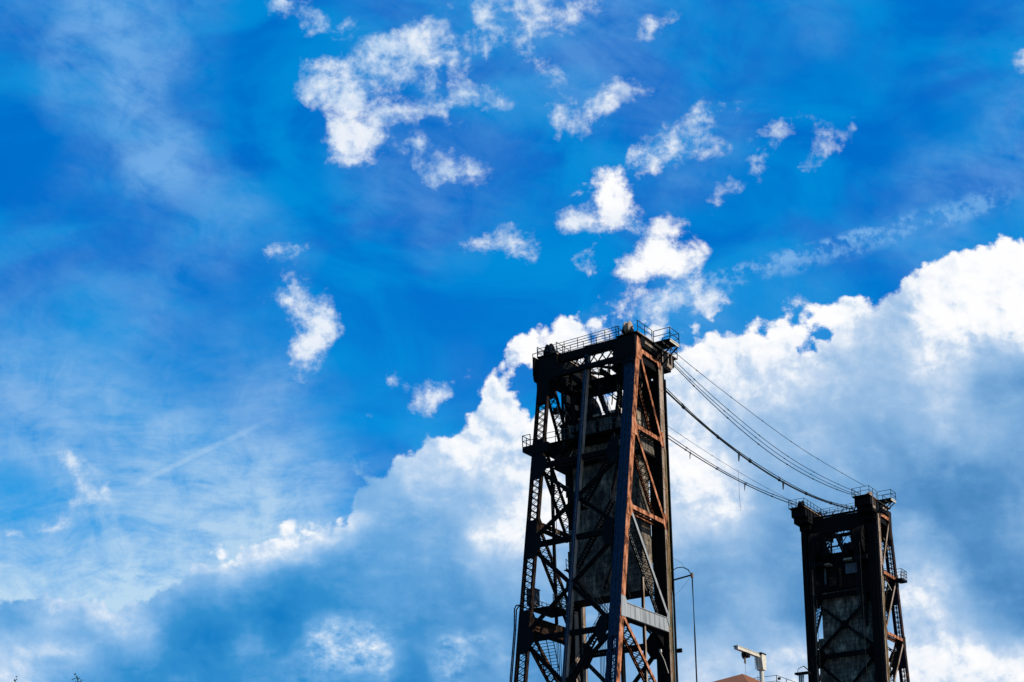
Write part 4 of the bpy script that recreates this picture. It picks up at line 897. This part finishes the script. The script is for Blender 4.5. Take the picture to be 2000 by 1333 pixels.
vp = thing('vent_stack', 'pale pipe stack with a dark capped top standing just left of the far tower', 'vent pipe', (-8.0, 55.5, 26))
b = MB()
for dx in (-.28, -.02, .24): b.tube([(dx, 0, 0), (dx, 0, 10.35)], .12, 8)
b.build('pipe', PALE, vp)
b = MB(); b.box(-.75, 1.1, -.5, .5, 10.35, 10.6); b.build('cap_plate', STEEL, vp)
b = MB(); b.beam((-.55, 0, 10.6), (-.4, 0, 11.15), .05, .05); b.beam((-.4, 0, 11.15), (.35, 0, 11.45), .07, .07); b.beam((.35, 0, 11.45), (.95, 0, 10.85), .12, .12); b.beam((.95, 0, 10.85), (1.0, 0, 10.6), .06, .06); b.build('lamp_hood', STEEL, vp)

# ================================================================== riverside trees whose topmost twigs reach the frame
def tree(x, y, ztop, lab, seed):
    rd = random.Random(seed); zb = -1.7; H = ztop-zb
    t = thing('tree', lab, 'tree', (x, y, zb), 'trees by the river')
    b = MB(); b.tube([(0, 0, 0), (.1, 0, H*.4), (-.1, .1, H*.75), (0, 0, H-.4)], [.3, .2, .1, .02], 8)
    br = []
    for k in range(26):
        z = H*(.25+.72*k/26); L = (1-z/H)*5+.7; an = rd.uniform(0, 6.28); a = Vector((0, 0, z)); c = a+Vector((math.cos(an)*L*.6, math.sin(an)*L*.6, L*.75)); c.z = min(c.z, H-.15)
        b.tube([a, (a+c)/2+Vector((0, 0, -.1)), c], [.05*(1.1-z/H)+.015, .03, .012], 5); br.append((a, c))
    b.build('trunk', BARK, t)
    f = MB()
    for a, c in br:
        for k in range(60):
            q = a+(c-a)*rd.uniform(.45, 1)+Vector([rd.gauss(0, .28) for _ in range(3)])
            if q.z > H-.5: q.z = H-.5-rd.random()
            n1 = Vector([rd.uniform(-1, 1) for _ in range(3)]).normalized()*.09; n2 = n1.cross(Vector([rd.uniform(-1, 1) for _ in range(3)])).normalized()*.05
            i = len(f.v); f.v += [tuple(q-n1), tuple(q+n2), tuple(q+n1), tuple(q-n2)]; f.f.append([i, i+1, i+2, i+3]); f.mi.append(0)
    for k in range(5):
        q = Vector((rd.uniform(-.15, .15), rd.uniform(-.15, .15), H-.05-rd.random()*.4)); i = len(f.v)
        f.v += [tuple(q+Vector(d)) for d in ((-.1, 0, .05), (0, .03, 0), (.1, 0, .08), (0, -.03, .1))]; f.f.append([i, i+1, i+2, i+3]); f.mi.append(0)
    f.build('crown', LEAF, t)
tree(-24.02, -60, 21.85, 'tree whose twig tip pokes up at the far left of the bottom edge', 1)
tree(-17.5, -60, 21.25, 'tree whose thin top twig shows to the right of the first twig tip', 2)
